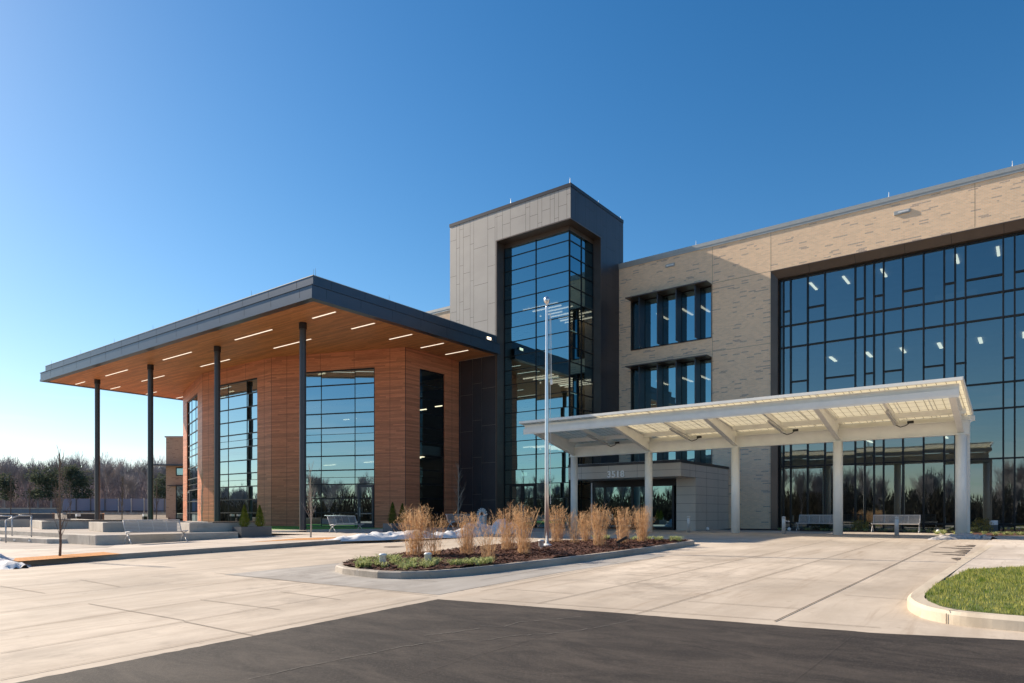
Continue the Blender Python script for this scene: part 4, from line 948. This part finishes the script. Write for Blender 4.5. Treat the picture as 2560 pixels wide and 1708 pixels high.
# ------------------------------------------------------------ terrace, seat walls, planters (left)
TZ_ = .725
t = thing('terrace_wall', 'long low smooth concrete wall behind the left bench', 'concrete wall', (-26.5, 13, .3))
MB().box(-27.0, -26.5, 10.4, 15.9, .1, TZ_).build('wall', M['wallc'], t, bevel=.02)
MB().box(-29.6, -27.0, 10.4, 10.9, .1, TZ_-.001).build('return_wall', M['wallc'], t, bevel=.02)
kind(sheet('terrace', [(-62, 10.9), (-27.0, 10.9), (-27, 20), (-62, 20)], lambda x, y: TZ_-.02+.0*y, M['walkgrey']), 'structure')
st = MB(); c0 = (-29.65, 9.95); e0 = (-29.0, 10.42); l0 = (-36, 9.55); l1 = (-60, 9.4)
t = thing('terrace_step', 'long concrete step with small recessed lights beside the handrail', 'step', (-33, 10, .3))
MB().prism([l1, l0, c0, e0, (-29.0, 10.6), (-29.6, 10.95), (-60, 10.95)], .1, .535).build('step_slab', M['wallc'], t, bevel=.015)
m = MB().box(-60, -29.6, 10.87, 10.96, .3, TZ_-.022); m.build('upper_riser', M['wallc'], t)
for px in (1, 35.8, 73.5):
    s, z = onL(px, 1349, l0, c0); d = (Vector(c0)-Vector(l0)).normalized(); P = Vector(l0)+d*s; nn = Vector((d.y, -d.x))
    A = P-d*.09; B = P+d*.09
    MB().hexa(*[[(A.x+nn.x*.01, A.y+nn.y*.01, z), (B.x+nn.x*.01, B.y+nn.y*.01, z), (B.x-nn.x*.02, B.y-nn.y*.02, z), (A.x-nn.x*.02, A.y-nn.y*.02, z)] for z in (.42, .47)]).build('step_light', M['lampw'], t)
def block(x0, x1, y0, y1, label, rim=True, cap=False):
    t = thing('seat_wall', label, 'concrete seat wall', ((x0+x1)/2, (y0+y1)/2, TZ_-.02), 0, 'concrete seat wall planters on the terrace')
    w = .35; z0, z1 = TZ_-.02, TZ_+.385
    sk = lambda x: .24*(x1-x)
    m = MB()
    def pr(a, b, c, d):
        q = [(a, c+sk(a)), (b, c+sk(b)), (b, d+sk(b)), (a, d+sk(a))]; m.hexa([(x, y, z0) for x, y in q], [(x, y, z1) for x, y in q])
    pr(x0, x1, y0, y0+w); pr(x1-w, x1, y0+w, y1); pr(x0, x0+w, y0+w, y1); pr(x0+w, x1-w, y1-w, y1); m.build('wall', M['wallc'], t, bevel=.012)
    m = MB(); q = [(x0+w, y0+w+sk(x0)), (x1-w, y0+w+.1), (x1-w, y1-w), (x0+w, y1-w+sk(x0+w))]; m.hexa([(x, y, z0) for x, y in q], [(x, y, z1-.08) for x, y in q]); m.build('soil', M['mulch'], t)
    if cap: MB().box(x1-w-.05, x1+.02, y0+1.0, y1-.2, z1, z1+.05).build('timber_cap', M['bark'], t)
block(-35.3, -31.5, 12.65, 17.5, 'pale concrete planter wall, middle one on the terrace', cap=False)
block(-46.0, -39.4, 13.0, 19.0, 'pale concrete planter wall, second from the left on the terrace', cap=True)
block(-56.0, -47.2, 12.4, 18.5, 'concrete planter wall at the far left edge of the terrace')
block(-29.4, -27.45, 14.3, 17.6, 'concrete planter wall between left bench and conifer planter', cap=True)
# handrail
t = thing('handrail', 'steel stair handrail with two parallel rails at far left', 'handrail', (-31, 9.5, .3))
def hp(px, yb, yt, e):
    b = onZ(px, yb, e); return b, EH+(HY-yt)*(-RY*b.x+RX*b.y)/F
pp = [hp(14.6, 1357, 1301, .34), hp(30.2, 1340.8, 1290, .52), hp(78.7, 1344, 1289, .52)]
m = MB()
for b, zt in pp: m.tube(b, (b.x, b.y, zt), .028, n=10)
m.build('post', M['steel'], t, True)
(b1, z1_), (b2, z2_), (b3, z3_) = pp
far = b2+(b2-b3).normalized()*0+Vector((-6, .2, 0)); mid = b1.lerp(b3, .5)
m = MB(); m.tube((b1.x, b1.y, z1_), (mid.x, mid.y, z3_), .028, n=10); m.tube((mid.x, mid.y, z3_), (b3.x, b3.y, z3_), .028, n=10); m.tube((b2.x, b2.y, z2_), (far.x, far.y, z2_), .028, n=10); m.build('rail', M['steel'], t, True)
# orange gravel tree pits
op = [onG(*q, .15)[:2] for q in [(12.3, 1397.3), (45, 1404), (303.7, 1385), (258.7, 1380.3)]]
kind(sheet('tree_pit', op[::-1], lambda x, y: gz(y)+ex(y)+.005, M['orange']), 'structure')
op = [onG(*q, .14)[:2] for q in [(620, 1357), (720, 1352), (905, 1347), (850, 1343.5), (740, 1347)]]
kind(sheet('tree_pit', op[::-1], lambda x, y: gz(y)+ex(y)+.005, M['orange'], cuty=cy), 'structure')
# turf
kind(sheet('turf', [(-50, 20.8), (-33.0, 21.0), (-30.7, 27.6), (-31.5, 30.3), (-40.9, 26.8), (-50, 26.8)], lambda x, y: .665-.095*max(0, min(1, (x+40)/8.5)), M['turf'], cutx=[-48, -40, -38, -36, -34, -32.5]), 'structure')
m = MB(); m.bar((-33.0, 20.95, .53), (-30.62, 27.6, .53), .15, .16); m.box(-50, -33.0, 20.7, 20.85, .4, .605); kind(m.build('turf_kerb', M['kerbnew']), 'structure')
# planters with conifers
def conifer(x, y, z, H, label, seed):
    r = random.Random(seed); m = MB()
    for k in range(2600):
        t = r.random()**1.15; R = (.26*H*(1-t)**.75*min(1, .45+t*4))*sqrt(r.uniform(.45, 1))*(1+.25*sin(k*.37)); a = r.uniform(0, 6.283); z_ = .06+t*(H-.06)
        p = Vector((x+R*cos(a), y+R*sin(a), z+z_)); l = r.uniform(.03, .06); d = Vector((cos(a)*.5, sin(a)*.5, 1)).normalized()*l; w = Vector((-sin(a), cos(a), r.uniform(-.3, .3)))*.012
        m.face(p-w, p+w, p+d)
    tr = thing('conifer_shrub', label, 'conifer', (x, y, z), 0, 'small pointed conifers in planter boxes')
    m.build('foliage', M['conif'], tr); MB().tube((x, y, z), (x, y, z+H*.5), .02, .01, 6).build('trunk', M['bark'], tr)
def planter(x0, x1, y0, y1, z, label):
    t = thing('planter_box', label, 'planter', ((x0+x1)/2, (y0+y1)/2, z)); m = MB(); h = .45; w = .05
    m.box(x0, x1, y0, y0+w, z, z+h); m.box(x1-w, x1, y0+w, y1-w, z, z+h); m.box(x0, x0+w, y0+w, y1-w, z, z+h); m.box(x0, x1, y1-w, y1, z, z+h); m.build('box', M['planter'], t)
    MB().box(x0+w, x1-w, y0+w, y1-w, z, z+h-.06).build('soil', M['mulch'], t)
planter(-27.15, -26.45, 16.0, 17.45, sw(16.5), 'grey rectangular planter box with two conifers at the end of the low wall')
conifer(-26.8, 16.35, sw(16.4)+.38, .98, 'pointed conifer, left one in the planter by the low wall', 1); conifer(-26.8, 17.08, sw(17)+.38, .96, 'pointed conifer, right one in the planter by the low wall', 2)
q = onG(992, 1329, .05); planter(q.x-.4, q.x+.3, q.y-.6, q.y+.8, q.z-.02, 'dark grey planter box at the corner of the wood pavilion')
conifer(q.x-.05, q.y-.25, q.z+.36, 1.15, 'dark pointed conifer, left one by the pavilion corner', 3); conifer(q.x-.05, q.y+.45, q.z+.36, 1.1, 'dark pointed conifer, right one by the pavilion corner', 4)

# ------------------------------------------------------------ saplings and trees
def branchy(m, p, d, L_, r, lev, rg, nb=3, up=.25, sides=4, spread=.55, minr=.004):
    n = 3; q = Vector(p); d = Vector(d).normalized(); r0 = r
    for i in range(n):
        d2 = (d+Vector((rg.gauss(0, .09), rg.gauss(0, .09), rg.gauss(0, .05)+up*.06))).normalized(); e = q+d2*L_/n; r1 = max(minr, r*(1-.28*(i+1)/n*1.3)); m.tube(q, e, r0, r1, sides, False); r0 = r1
        if lev > 0 and (i > 0 or lev < 3):
            for k in range(nb if i == n-1 else max(1, nb-1)):
                a = rg.uniform(0, 6.283); o = d2.orthogonal().normalized(); o.rotate(Matrix.Rotation(a, 3, d2)); dd = (d2+o*rg.uniform(spread*.6, spread*1.3)+Vector((0, 0, up))).normalized()
                branchy(m, e, dd, L_*rg.uniform(.55, .8), r1*rg.uniform(.45, .65), lev-1, rg, nb, up, 3, spread, minr)
        q = e; d = d2
def sapling(px, py, ty, label, e=.14, kind_='up', mat=None, zbase=None, seed=0, d=None):
    if d is None: b = onG(px, py, e) if zbase is None else onZ(px, py, zbase)
    else: b = atd(px, d, EH-(py-HY)/F*d)
    fw = -RY*b.x+RX*b.y; H = (py-ty)/F*fw; rg = random.Random(seed); t = thing('young_tree', label, 'young tree', b); mat = mat or M['bark']
    m = MB(); P = Vector(b); pts = [P]; n = 9
    for k in range(n): P = P+Vector((rg.gauss(0, .012)*H/4, rg.gauss(0, .012)*H/4, H/n)); pts.append(P)
    r0 = .012*H if H < 6 else .06
    for k in range(n): m.tube(pts[k], pts[k+1], r0*(1-k/n*.85), r0*(1-(k+1)/n*.85), 7, False)
    m.build('trunk', mat, t); c = MB()
    for k in range(26):
        u = rg.uniform(.14 if kind_ != 'v' else .1, .92); i = int(u*n); q = pts[i].lerp(pts[i+1], u*n-i); a = rg.uniform(0, 6.283)
        sp_ = .28 if kind_ == 'up' else .5; branchy(c, q, (cos(a)*sp_, sin(a)*sp_, 1), H*rg.uniform(.09, .2)*(1.15-u*.6), r0*.25, 1, rg, 2, .5, 3, .35, .0035)
    c.build('branches', mat, t); return t
sapling(149.8, 1391, 1122, 'tall bare sapling standing in the orange gravel pit at left', seed=1)
sapling(777, 1344, 1158, 'pale bare sapling in front of the wide pavilion window', seed=2, mat=M['barkpale'])
sapling(1145, 1320, 1160, 'bare sapling in front of the charcoal tower wall', e=.03, seed=3, kind_='v', mat=M['barkpale'])
sapling(1874, 1321, 1212, 'small bare tree against the brick wall right of the third canopy post', e=.0, seed=4, kind_='v')
sapling(2327, 1324, 1238, 'small bare tree in the planting bed beside the last canopy post', e=.0, seed=5, kind_='v')
sapling(505, 1309, 1175, 'pale bare sapling in the sunlit pavilion corner', seed=6, zbase=.9, mat=M['barkpale'])
sapling(305, 1303, 1190, 'bare sapling in the terrace planter just left of the bench top', seed=7, zbase=1.0)
sapling(390, 1302, 1200, 'bare sapling in front of the fence beside the third column', seed=8, d=34)
sapling(175, 1290, 1205, 'bare sapling in front of the left end of the blue fence', seed=9, d=42)
sapling(75, 1290, 1200, 'bare sapling above the handrail, right of the far left one', seed=10, d=46)
sapling(27, 1288, 1190, 'far left bare sapling above the handrail', seed=11, d=44)
# planting bed in front of the curtain wall
bed = [(-14.7, 39.6), (-10.2, 39.6), (-10, 39.0), (-3.0, 39.0), (-2.2, 35.3), (-1.0, 35.0), (1.3, 36.5), (1.5, 41.5), (-14.7, 41.5)]
kind(sheet('planting_bed', bed, lambda x, y: .585, M['mulch'], thick=0), 'structure')
zb = lambda x, y: .57
liriope('ground_cover', [(-3.0, 36.3, .5), (-2.3, 36.0, .4), (-1.2, 36.2, .5), (-.6, 36.3, .5), (.1, 36.7, .4), (-3.6, 38.9, .35), (-4.4, 39.3, .35)], 130, 'tufts of low green blades in the bed round the last canopy post', .26, zb)
liriope('ground_cover', [(x, 39.9+.3*sin(x*3), .35) for x in (-11, -10, -8.9, -7.9, -7, -6.2, -5.1)], 60, 'tufts of low blades behind the canopy benches', .24, zb)
def shrub(px, py, w, h, label, mat, seed):
    b = onZ(px, py, .58); r = random.Random(seed); m = MB()
    for k in range(900):
        a = r.uniform(0, 6.283); R = w/2*sqrt(r.random()); t_ = r.random(); z_ = h*t_*(1-.4*(R/(w/2))**2); p = b+Vector((R*cos(a), R*sin(a), z_)); l = r.uniform(.03, .07); d = Vector((r.gauss(0, 1), r.gauss(0, 1), 1)).normalized()*l; w_ = d.orthogonal().normalized()*.015
        m.face(p-w_, p+w_, p+d)
    t = thing('shrub', label, 'shrub', b); m.build('foliage', mat, t); s_ = MB()
    for k in range(12): a = r.uniform(0, 6.283); s_.tube(b, b+Vector((cos(a)*w*.35, sin(a)*w*.35, h*.8)), .008, .004, 4)
    s_.build('stems', M['bark'], t)
shrub(2456, 1331, .95, .75, 'golden leaved shrub right of the last canopy post', M['shrub'], 1)
shrub(1918, 1322, .45, .75, 'dark shrub at the foot of the brick wall by the curtain wall', M['dshrub'], 2); shrub(1862, 1321, .55, .75, 'dark shrub beside the small bare tree at the brick wall', M['dshrub'], 3)
shrub(2150, 1326, .9, .6, 'brown twiggy shrub between the two canopy benches', M['shrub'], 4); shrub(2330, 1327, .8, .55, 'brown twiggy shrub at the foot of the small bare tree by the last post', M['dshrub'], 5)
shrub(2050, 1325, 1.0, .5, 'low dark shrub behind the left canopy bench', M['dshrub'], 6); shrub(2250, 1326, 1.0, .5, 'low dark shrub behind the right canopy bench', M['dshrub'], 7)
b = onZ(2484, 1331, .58); t = thing('bed_light', 'white faced square box light beside the golden shrub', 'garden light', b); MB().box(b.x-.17, b.x+.17, b.y, b.y+.25, b.z, b.z+.36).build('base', M['planter'], t); MB().box(b.x-.17, b.x+.17, b.y, b.y+.25, b.z+.362, b.z+.58).build('lamp_head', M['lampw'], t)
for px, py, lab in ((1973, 1327, 'small white dome light left of the left canopy bench'), (2345, 1334, 'small white dome light left of the last canopy post'), (1769, 1326, 'small white dome light beside the taupe entrance box')):
    b = onZ(px, py, .56); t = thing('dome_light', lab, 'garden light', b); MB().lathe(b, [(.06, 0), (.09, .03), (.1, .1), (.07, .16), (.02, .19)], 12).build('lamp_head', M['lampw'], t, True); MB().lathe(b-Vector((0, 0, .01)), [(.1, 0), (.1, .012)], 12).build('base', M['black'], t)

# ------------------------------------------------------------ snow
def snow(path, name, label, mat, seed=0, rough=1):
    m = MB(); P = [(Vector(p[:2]), p[2], p[3], p[4]) for p in path]; n = 14; cols = []
    for a, b in zip(P, P[1:]):
        k = max(3, int((b[0]-a[0]).length/.08))
        for i in range(k):
            t = i/k; cols.append((a[0].lerp(b[0], t), a[1]*(1-t)+b[1]*t, a[2]*(1-t)+b[2]*t, a[3]*(1-t)+b[3]*t, (b[0]-a[0]).normalized()))
    rows_ = []
    for c, w, h, z, d in cols:
        row = []
        for j in range(n+1):
            v = -1+2*j/n; s_ = Vector((-d.y, d.x)); ww = w*(1+.3*noise.noise((c.x*1.5+seed, c.y*1.5, v)))
            q = c+s_*v*ww; hh = h*(max(0, 1-v*v))**.8*(1+.8*rough*noise.noise((q.x*1.8, q.y*1.8, seed)))+.05*rough**2.5*noise.noise((q.x*9, q.y*9, 0))*(1-v*v)
            row.append((q.x, q.y, z-.01+max(0, hh)))
        rows_.append(row)
    k0 = len(m.v)
    for r in rows_: m.v += r
    for i in range(len(rows_)-1):
        for j in range(n): m.f.append((k0+i*(n+1)+j, k0+(i+1)*(n+1)+j, k0+(i+1)*(n+1)+j+1, k0+i*(n+1)+j+1))
    o = m.build(name, mat, None, True); tag(o, label, 'snow', None); return kind(o, 'stuff')
def sp_(px, py, w, h, e=.1): v = onG(px, py, e); return (v.x, v.y, w, h, gz(v.y)+min(e, ex(v.y)))
snow([sp_(800, 1354, .15, .05), sp_(860, 1352, .35, .15), sp_(920, 1350, .5, .28), sp_(980, 1347, .55, .3), sp_(1040, 1344, .5, .26), sp_(1100, 1341, .5, .22), sp_(1160, 1337, .6, .3), sp_(1185, 1335, .8, .55, .02)], 'snow_ridge', 'long ploughed ridge of old snow along the kerb in front of the pavilion', M['snow'], 1)
snow([sp_(1180, 1334, .3, .3, .02), sp_(1200, 1333, .8, .5, .02), sp_(1228, 1333, .9, .35, .02), sp_(1252, 1333, .9, .62, .02), sp_(1280, 1332, .7, .5, .02), sp_(1310, 1331, .3, .1, .02)], 'snow_pile', 'heaped snow pile behind the dry grasses near the tower door', M['snow'], 5)
q = onG(20, 1418, .0)
snow([(-24.6, 5.6, .2, .05, .1), (-23.4, 5.7, .7, .3, .1), (-22.2, 5.75, .85, .42, .1), (-21.3, 6.0, .8, .4, .1), (-20.6, 6.1, .5, .2, .12), (-20.0, 6.2, .2, .03, .12)], 'snow_pile', 'crusty snow pile at the kerb corner at far left', M['snow'], 9, 1.3)
snow([sp_(2328, 1350, .15, .05, .0), sp_(2370, 1348, .4, .15, .0), sp_(2420, 1347, .45, .17, .0), sp_(2465, 1348, .35, .16, .0), sp_(2488, 1350, .15, .05, .0)], 'snow_pile', 'dirty grey snow heap in front of the last canopy post', M['snowd'], 12, 1.2)
dm = MB()
b0_ = onG(2420, 1362)
for k in range(9):
    y = 19.3+k*.8+rnd.uniform(-.35, .35); w = rnd.choice((.15, .2, .35, .7, .95))*rnd.uniform(.7, 1.1); x = -1.33; P = []
    for j in range(10): a = 2*pi*j/10; P.append((x-.05+min(0, cos(a))*w, y+sin(a)*rnd.uniform(.05, .45), gz(y)+.006))
    dm.face(*P)
kind(dm.build('wet_stains', simple('wet_concrete', (.20, .16, .125), .5, 0, .2, 6)), 'structure')

# ------------------------------------------------------------ far left: wing end, fence, walls
A = atd(415, 70); B = atd(500, 70); fw_ = thing('far_school_wing', 'distant tan brick wing end with a flat canopy and dark tall window', 'building', (A.x, A.y, .6))
d = (Vector(B[:2])-Vector(A[:2])).normalized(); nn = Vector((-d.y, d.x)); zz = lambda y: EH+(HY-y)/F*70
Pw = lambda s, q: (A.x+d.x*s+nn.x*q, A.y+d.y*s+nn.y*q)
m = MB(); m.prism([Pw(0, 0), Pw(20, 0), Pw(20, 8), Pw(0, 8)], .3, zz(1094)); m.build('brick_wall', M['brickfar'], fw_)
m = MB(); m.prism([Pw(-.1, -.1), Pw(20, -.1), Pw(20, 8), Pw(-.1, 8)], zz(1094), zz(1090.5)); m.build('coping', M['coping'], fw_)
m = MB(); m.prism([Pw(-1.35, -1.2), Pw(3, -1.2), Pw(3, -.01), Pw(-1.35, -.01)], zz(1166), zz(1162.5)); m.build('canopy_slab', M['fascia'], fw_)
s1_ = (440-415)/F*70
for ya, yb in ((1190, 1169), (1303, 1212)):
    m = MB(); m.prism([Pw(s1_, -.05), Pw(s1_+3, -.05), Pw(s1_+3, -.01), Pw(s1_, -.01)], zz(ya), zz(yb)); w_ = m.build('window_frame', M['mull'], fw_)
    m = MB(); m.prism([Pw(s1_+.12, -.07), Pw(s1_+2.9, -.07), Pw(s1_+2.9, -.052), Pw(s1_+.12, -.052)], zz(ya)+.1, zz(yb)-.1); m.build('glass', M['glassp'], w_)
m = MB(); m.prism([Pw(s1_-.5, -.8), Pw(s1_+3, -.8), Pw(s1_+3, -.01), Pw(s1_-.5, -.01)], zz(1216), zz(1214)); m.build('door_canopy', M['dark'], fw_)
# bank, wall and fence
D = 76; z3 = lambda y, d_: EH+(HY-y)/F*d_
def lineat(px0, px1, d_): return atd(px0, d_), atd(px1, d_)
bk = MB()
for px0, px1 in ((-400, 160), (160, 420)):
    a, b = atd(px0, 60, .45), atd(px1, 60, .45); c, e = atd(px1, 75.5, 1.42), atd(px0, 75.5, 1.42); bk.face(a, b, c, e)
    c2, e2 = atd(px1, 260, 1.9), atd(px0, 260, 1.9); bk.face(e, c, c2, e2)
kind(bk.build('terrain_bank', simple('brown_bank', (.17, .14, .11), .95, 0, .35, .8)), 'structure')
def thinwall(name, px0, px1, d_, z0, z1, mat, label, cat, th=.25, cap=None):
    t = thing(name, label, cat, atd((px0+px1)/2, d_, z0)); a, b = atd(px0, d_), atd(px1, d_)
    MB().bar((a.x, a.y, (z0+z1)/2), (b.x, b.y, (z0+z1)/2), th, z1-z0).build('panel', mat, t)
    if cap: MB().bar((a.x, a.y, z1+cap/2), (b.x, b.y, z1+cap/2), th+.1, cap).build('cap', M['kerbnew'], t)
    return t
thinwall('low_wall', 158, 425, 75, 1.3, z3(1281.5, 75), M['wallc'], 'pale low wall under the blue screened fence', 'wall')
t = thing('screened_fence', 'blue-grey screened fence with thin posts in front of the woods', 'fence', atd(285, D, 1.6))
a, b = atd(157, D), atd(425, D); za, zb_ = z3(1277, D), z3(1247, D)
MB().bar((a.x, a.y, (za+zb_)/2), (b.x, b.y, (za+zb_)/2), .03, zb_-za).build('screen', M['fence'], t)
for px in (190, 226, 262, 296, 328, 360, 411):
    q = atd(px, D-.1); MB().tube((q.x, q.y, 1.5), (q.x, q.y, zb_+.03), .05, n=6).build('post', M['planter'] if px % 4 else M['silver'], t)
MB().bar((a.x, a.y, za-.03), (b.x, b.y, za-.03), .08, .07).build('rail', M['black'], t)
thinwall('retaining_wall', -200, 134, 58, .5, z3(1285, 58), simple('dark_grey_wall', (.07, .075, .085), .7), 'dark grey wall with white cap behind the handrail', 'wall', .3, .07)
thinwall('retaining_wall', 170, 258, 60, .5, z3(1285, 60), simple('dark_brown_wall', (.06, .05, .045), .7), 'dark brown wall with pale cap below the blue fence', 'wall', .3, .07)
thinwall('boundary_wall', -200, 148, 80, z3(1284, 80), z3(1272.5, 80), simple('pale_blue_grey_wall', (.22, .25, .28), .7), 'long pale blue-grey low wall in front of the far woods', 'wall', .2, .12)
for px, lab in ((195, 'small black and white path light below the left part of the fence'), (362, 'small black and white path light left of the third column foot')):
    q = atd(px, 50, z3(1300, 50)); t = thing('path_light', lab, 'path light', q); MB().box(q.x-.13, q.x+.13, q.y-.13, q.y+.13, q.z-.3, q.z+.26).build('body', M['black'], t); MB().box(q.x-.13, q.x+.13, q.y-.13, q.y+.13, q.z+.262, q.z+.44).build('lamp_head', M['lampw'], t)

# ------------------------------------------------------------ woods
import numpy as np
def treemesh(seed, H, lev=4, nb=3, sp=.5, up=.3, r=.2, minr=.02):
    rg = random.Random(seed); m = MB(); branchy(m, (0, 0, 0), (rg.gauss(0, .04), rg.gauss(0, .04), 1), H*.42, r, lev, rg, nb, up, 5, sp, minr)
    v = np.array(m.v); f = m.f; top = v[:, 2].max(); v *= H/top; return v, f
def raw(name, v, f, mat):
    me = bpy.data.meshes.new(name); me.from_pydata(v.tolist() if hasattr(v, 'tolist') else v, [], f); me.materials.append(mat); return me
tv = [treemesh(s, 13, 4, 3, .46+.06*(s % 3), .35, .2, .022) for s in (1, 2, 3)]
def wood(name, label, spots_, scalefn, seed, mat=None):
    rg = random.Random(seed); VV = []; FF = []; k = 0
    for (x, y, z) in spots_:
        v, f = tv[rg.randrange(3)]; a = rg.uniform(0, 6.28); s_ = scalefn(rg); R = np.array([[cos(a), -sin(a), 0], [sin(a), cos(a), 0], [0, 0, 1]])
        VV.append((v*s_*np.array([.8, .8, 1]))@R.T+np.array([x, y, z])); FF += [tuple(i+k for i in q) for q in f]; k += len(v)
    VV = np.concatenate(VV); me = raw(name, VV, FF, mat or M['barkfar']); o = _mk(name, me); kind(o, 'stuff'); tag(o, label, 'woods'); return o
print('tree faces', [len(f) for v, f in tv])
rg = random.Random(5)
def under(name, label, spots_, mat, seed, ww=1):
    r = random.Random(seed); m = MB()
    for (x, y, z, h, w) in spots_:
        for k in range(330):
            p = Vector((x+r.gauss(0, w), y+r.gauss(0, w), z+r.random()**1.2*h)); d = Vector((r.gauss(0, .35), r.gauss(0, .35), 1)).normalized()*r.uniform(.5, 1.6); w_ = Vector((d.y, -d.x, 0)).normalized()*r.uniform(.02, .05)*ww+Vector((0, 0, .01))
            m.face(p-w_, p+w_, p+d)
    o = m.build(name, mat); kind(o, 'stuff'); tag(o, label, 'woods'); return o
ls = [(*atd(px, d_)[:2], 1.0) for px, d_ in [(rg.uniform(-60, 470), rg.uniform(150, 215)) for _ in range(120)]]
wood('distant_woods', 'purple-brown bare winter woods on the far left horizon', ls, lambda r: r.uniform(.75, 1.12), 3)
us = [(*atd(rg.uniform(-60, 470), rg.uniform(145, 200))[:2], .8, rg.uniform(4.5, 9.5), 2.2) for _ in range(260)]
under('understorey', 'dense grey-brown brush under the far left woods', us, leafmat('brush', (.26, .21, .22), (.38, .32, .325), .5), 2)  # brush colour lightened as well, with the haze put into it
# trees that stand out on the skyline, each its own thing
meT = [raw('branches', v, f, M['barkfar']) for v, f in tv]
sky_t = [(8, 1130), (30, 1133), (52, 1143), (70, 1136), (90, 1150), (118, 1155), (155, 1132), (190, 1134), (215, 1128), (232, 1140), (268, 1140), (285, 1143), (312, 1170), (338, 1172), (350, 1165), (398, 1150)]
for i, (px, ty) in enumerate(sky_t):
    d_ = 138+8*(i % 3); q = atd(px, d_, 1.0); H = (HY-ty)/F*d_+.5; t = thing('bare_tree', 'tall bare winter tree on the wooded skyline', 'tree', q, i*1.1, 'bare trees on the skyline'); s_ = H/13; t.scale = (s_*.85, s_*.85, s_)
    o = _mk('crown', meT[i % 3]); o.parent = t
def pine(px, ty, d_, w, label, seed):
    q = atd(px, d_, 1.0); H = (HY-ty)/F*d_+.5; r = random.Random(seed); m = MB(); t = thing('evergreen_tree', label, 'evergreen tree', q)
    for c in range(16):
        cz = H*r.uniform(.38, .95); a = r.uniform(0, 6.28); R = w*(1.1-cz/H)*r.uniform(.2, 1.1); c0 = Vector((q.x+R*cos(a), q.y+R*sin(a), q.z+cz))
        for k in range(70):
            p = c0+Vector((r.gauss(0, .75), r.gauss(0, .75), r.gauss(0, .4))); dd = Vector((r.gauss(0, 1), r.gauss(0, 1), r.gauss(0, .6))).normalized()*.42; w_ = dd.orthogonal().normalized()*.14; m.face(p-w_, p+w_, p+dd)
    m.build('crown', M['pine'], t); MB().tube(q, (q.x, q.y, q.z+H*.9), .18, .06, 7).build('trunk', M['barkfar'], t)
for i, (px, ty, w, lab) in enumerate([(95, 1170, 1.8, 'broad dark evergreen left of the first column'), (128, 1164, 1.6, 'slim dark evergreen beside the broad one'), (178, 1156, 1.2, 'tall dark evergreen just left of the first column'), (205, 1176, 1.4, 'dark evergreen half behind the first column'), (12, 1176, 1.8, 'dark evergreen at the far left edge'), (405, 1182, 1.5, 'dark evergreen close to the distant brick wing')]):
    pine(px, ty, 132, w, lab, 30+i)
# the woods across the road behind the camera, mirrored in the glass
bs = []
for _ in range(260):
    x = rg.uniform(-300, 110); y = -rg.uniform(62, 110)-abs(x)*.05; bs.append((x, y, -1.3))
wood('roadside_woods', 'bare winter woods across the road, mirrored in the glass', bs, lambda r: r.uniform(.6, 1.15), 8)
us = [(rg.uniform(-300, 120), -rg.uniform(66, 100), -1.3, rg.uniform(4, 7.5), 3.0) for _ in range(620)]
under('roadside_brush', 'dense brush across the road, mirrored in the glass', us, leafmat('brush2', (.045, .04, .03), (.08, .065, .05), .5), 4, 3.5)
es = []
for _ in range(60):
    y = rg.uniform(-100, 90); es.append((rg.uniform(70, 110), y, -.5))
wood('side_woods', 'bare winter woods beyond the right of the school', es, lambda r: r.uniform(.6, 1.1), 18)
print('faces', sum(len(m_.polygons) for m_ in bpy.data.meshes))
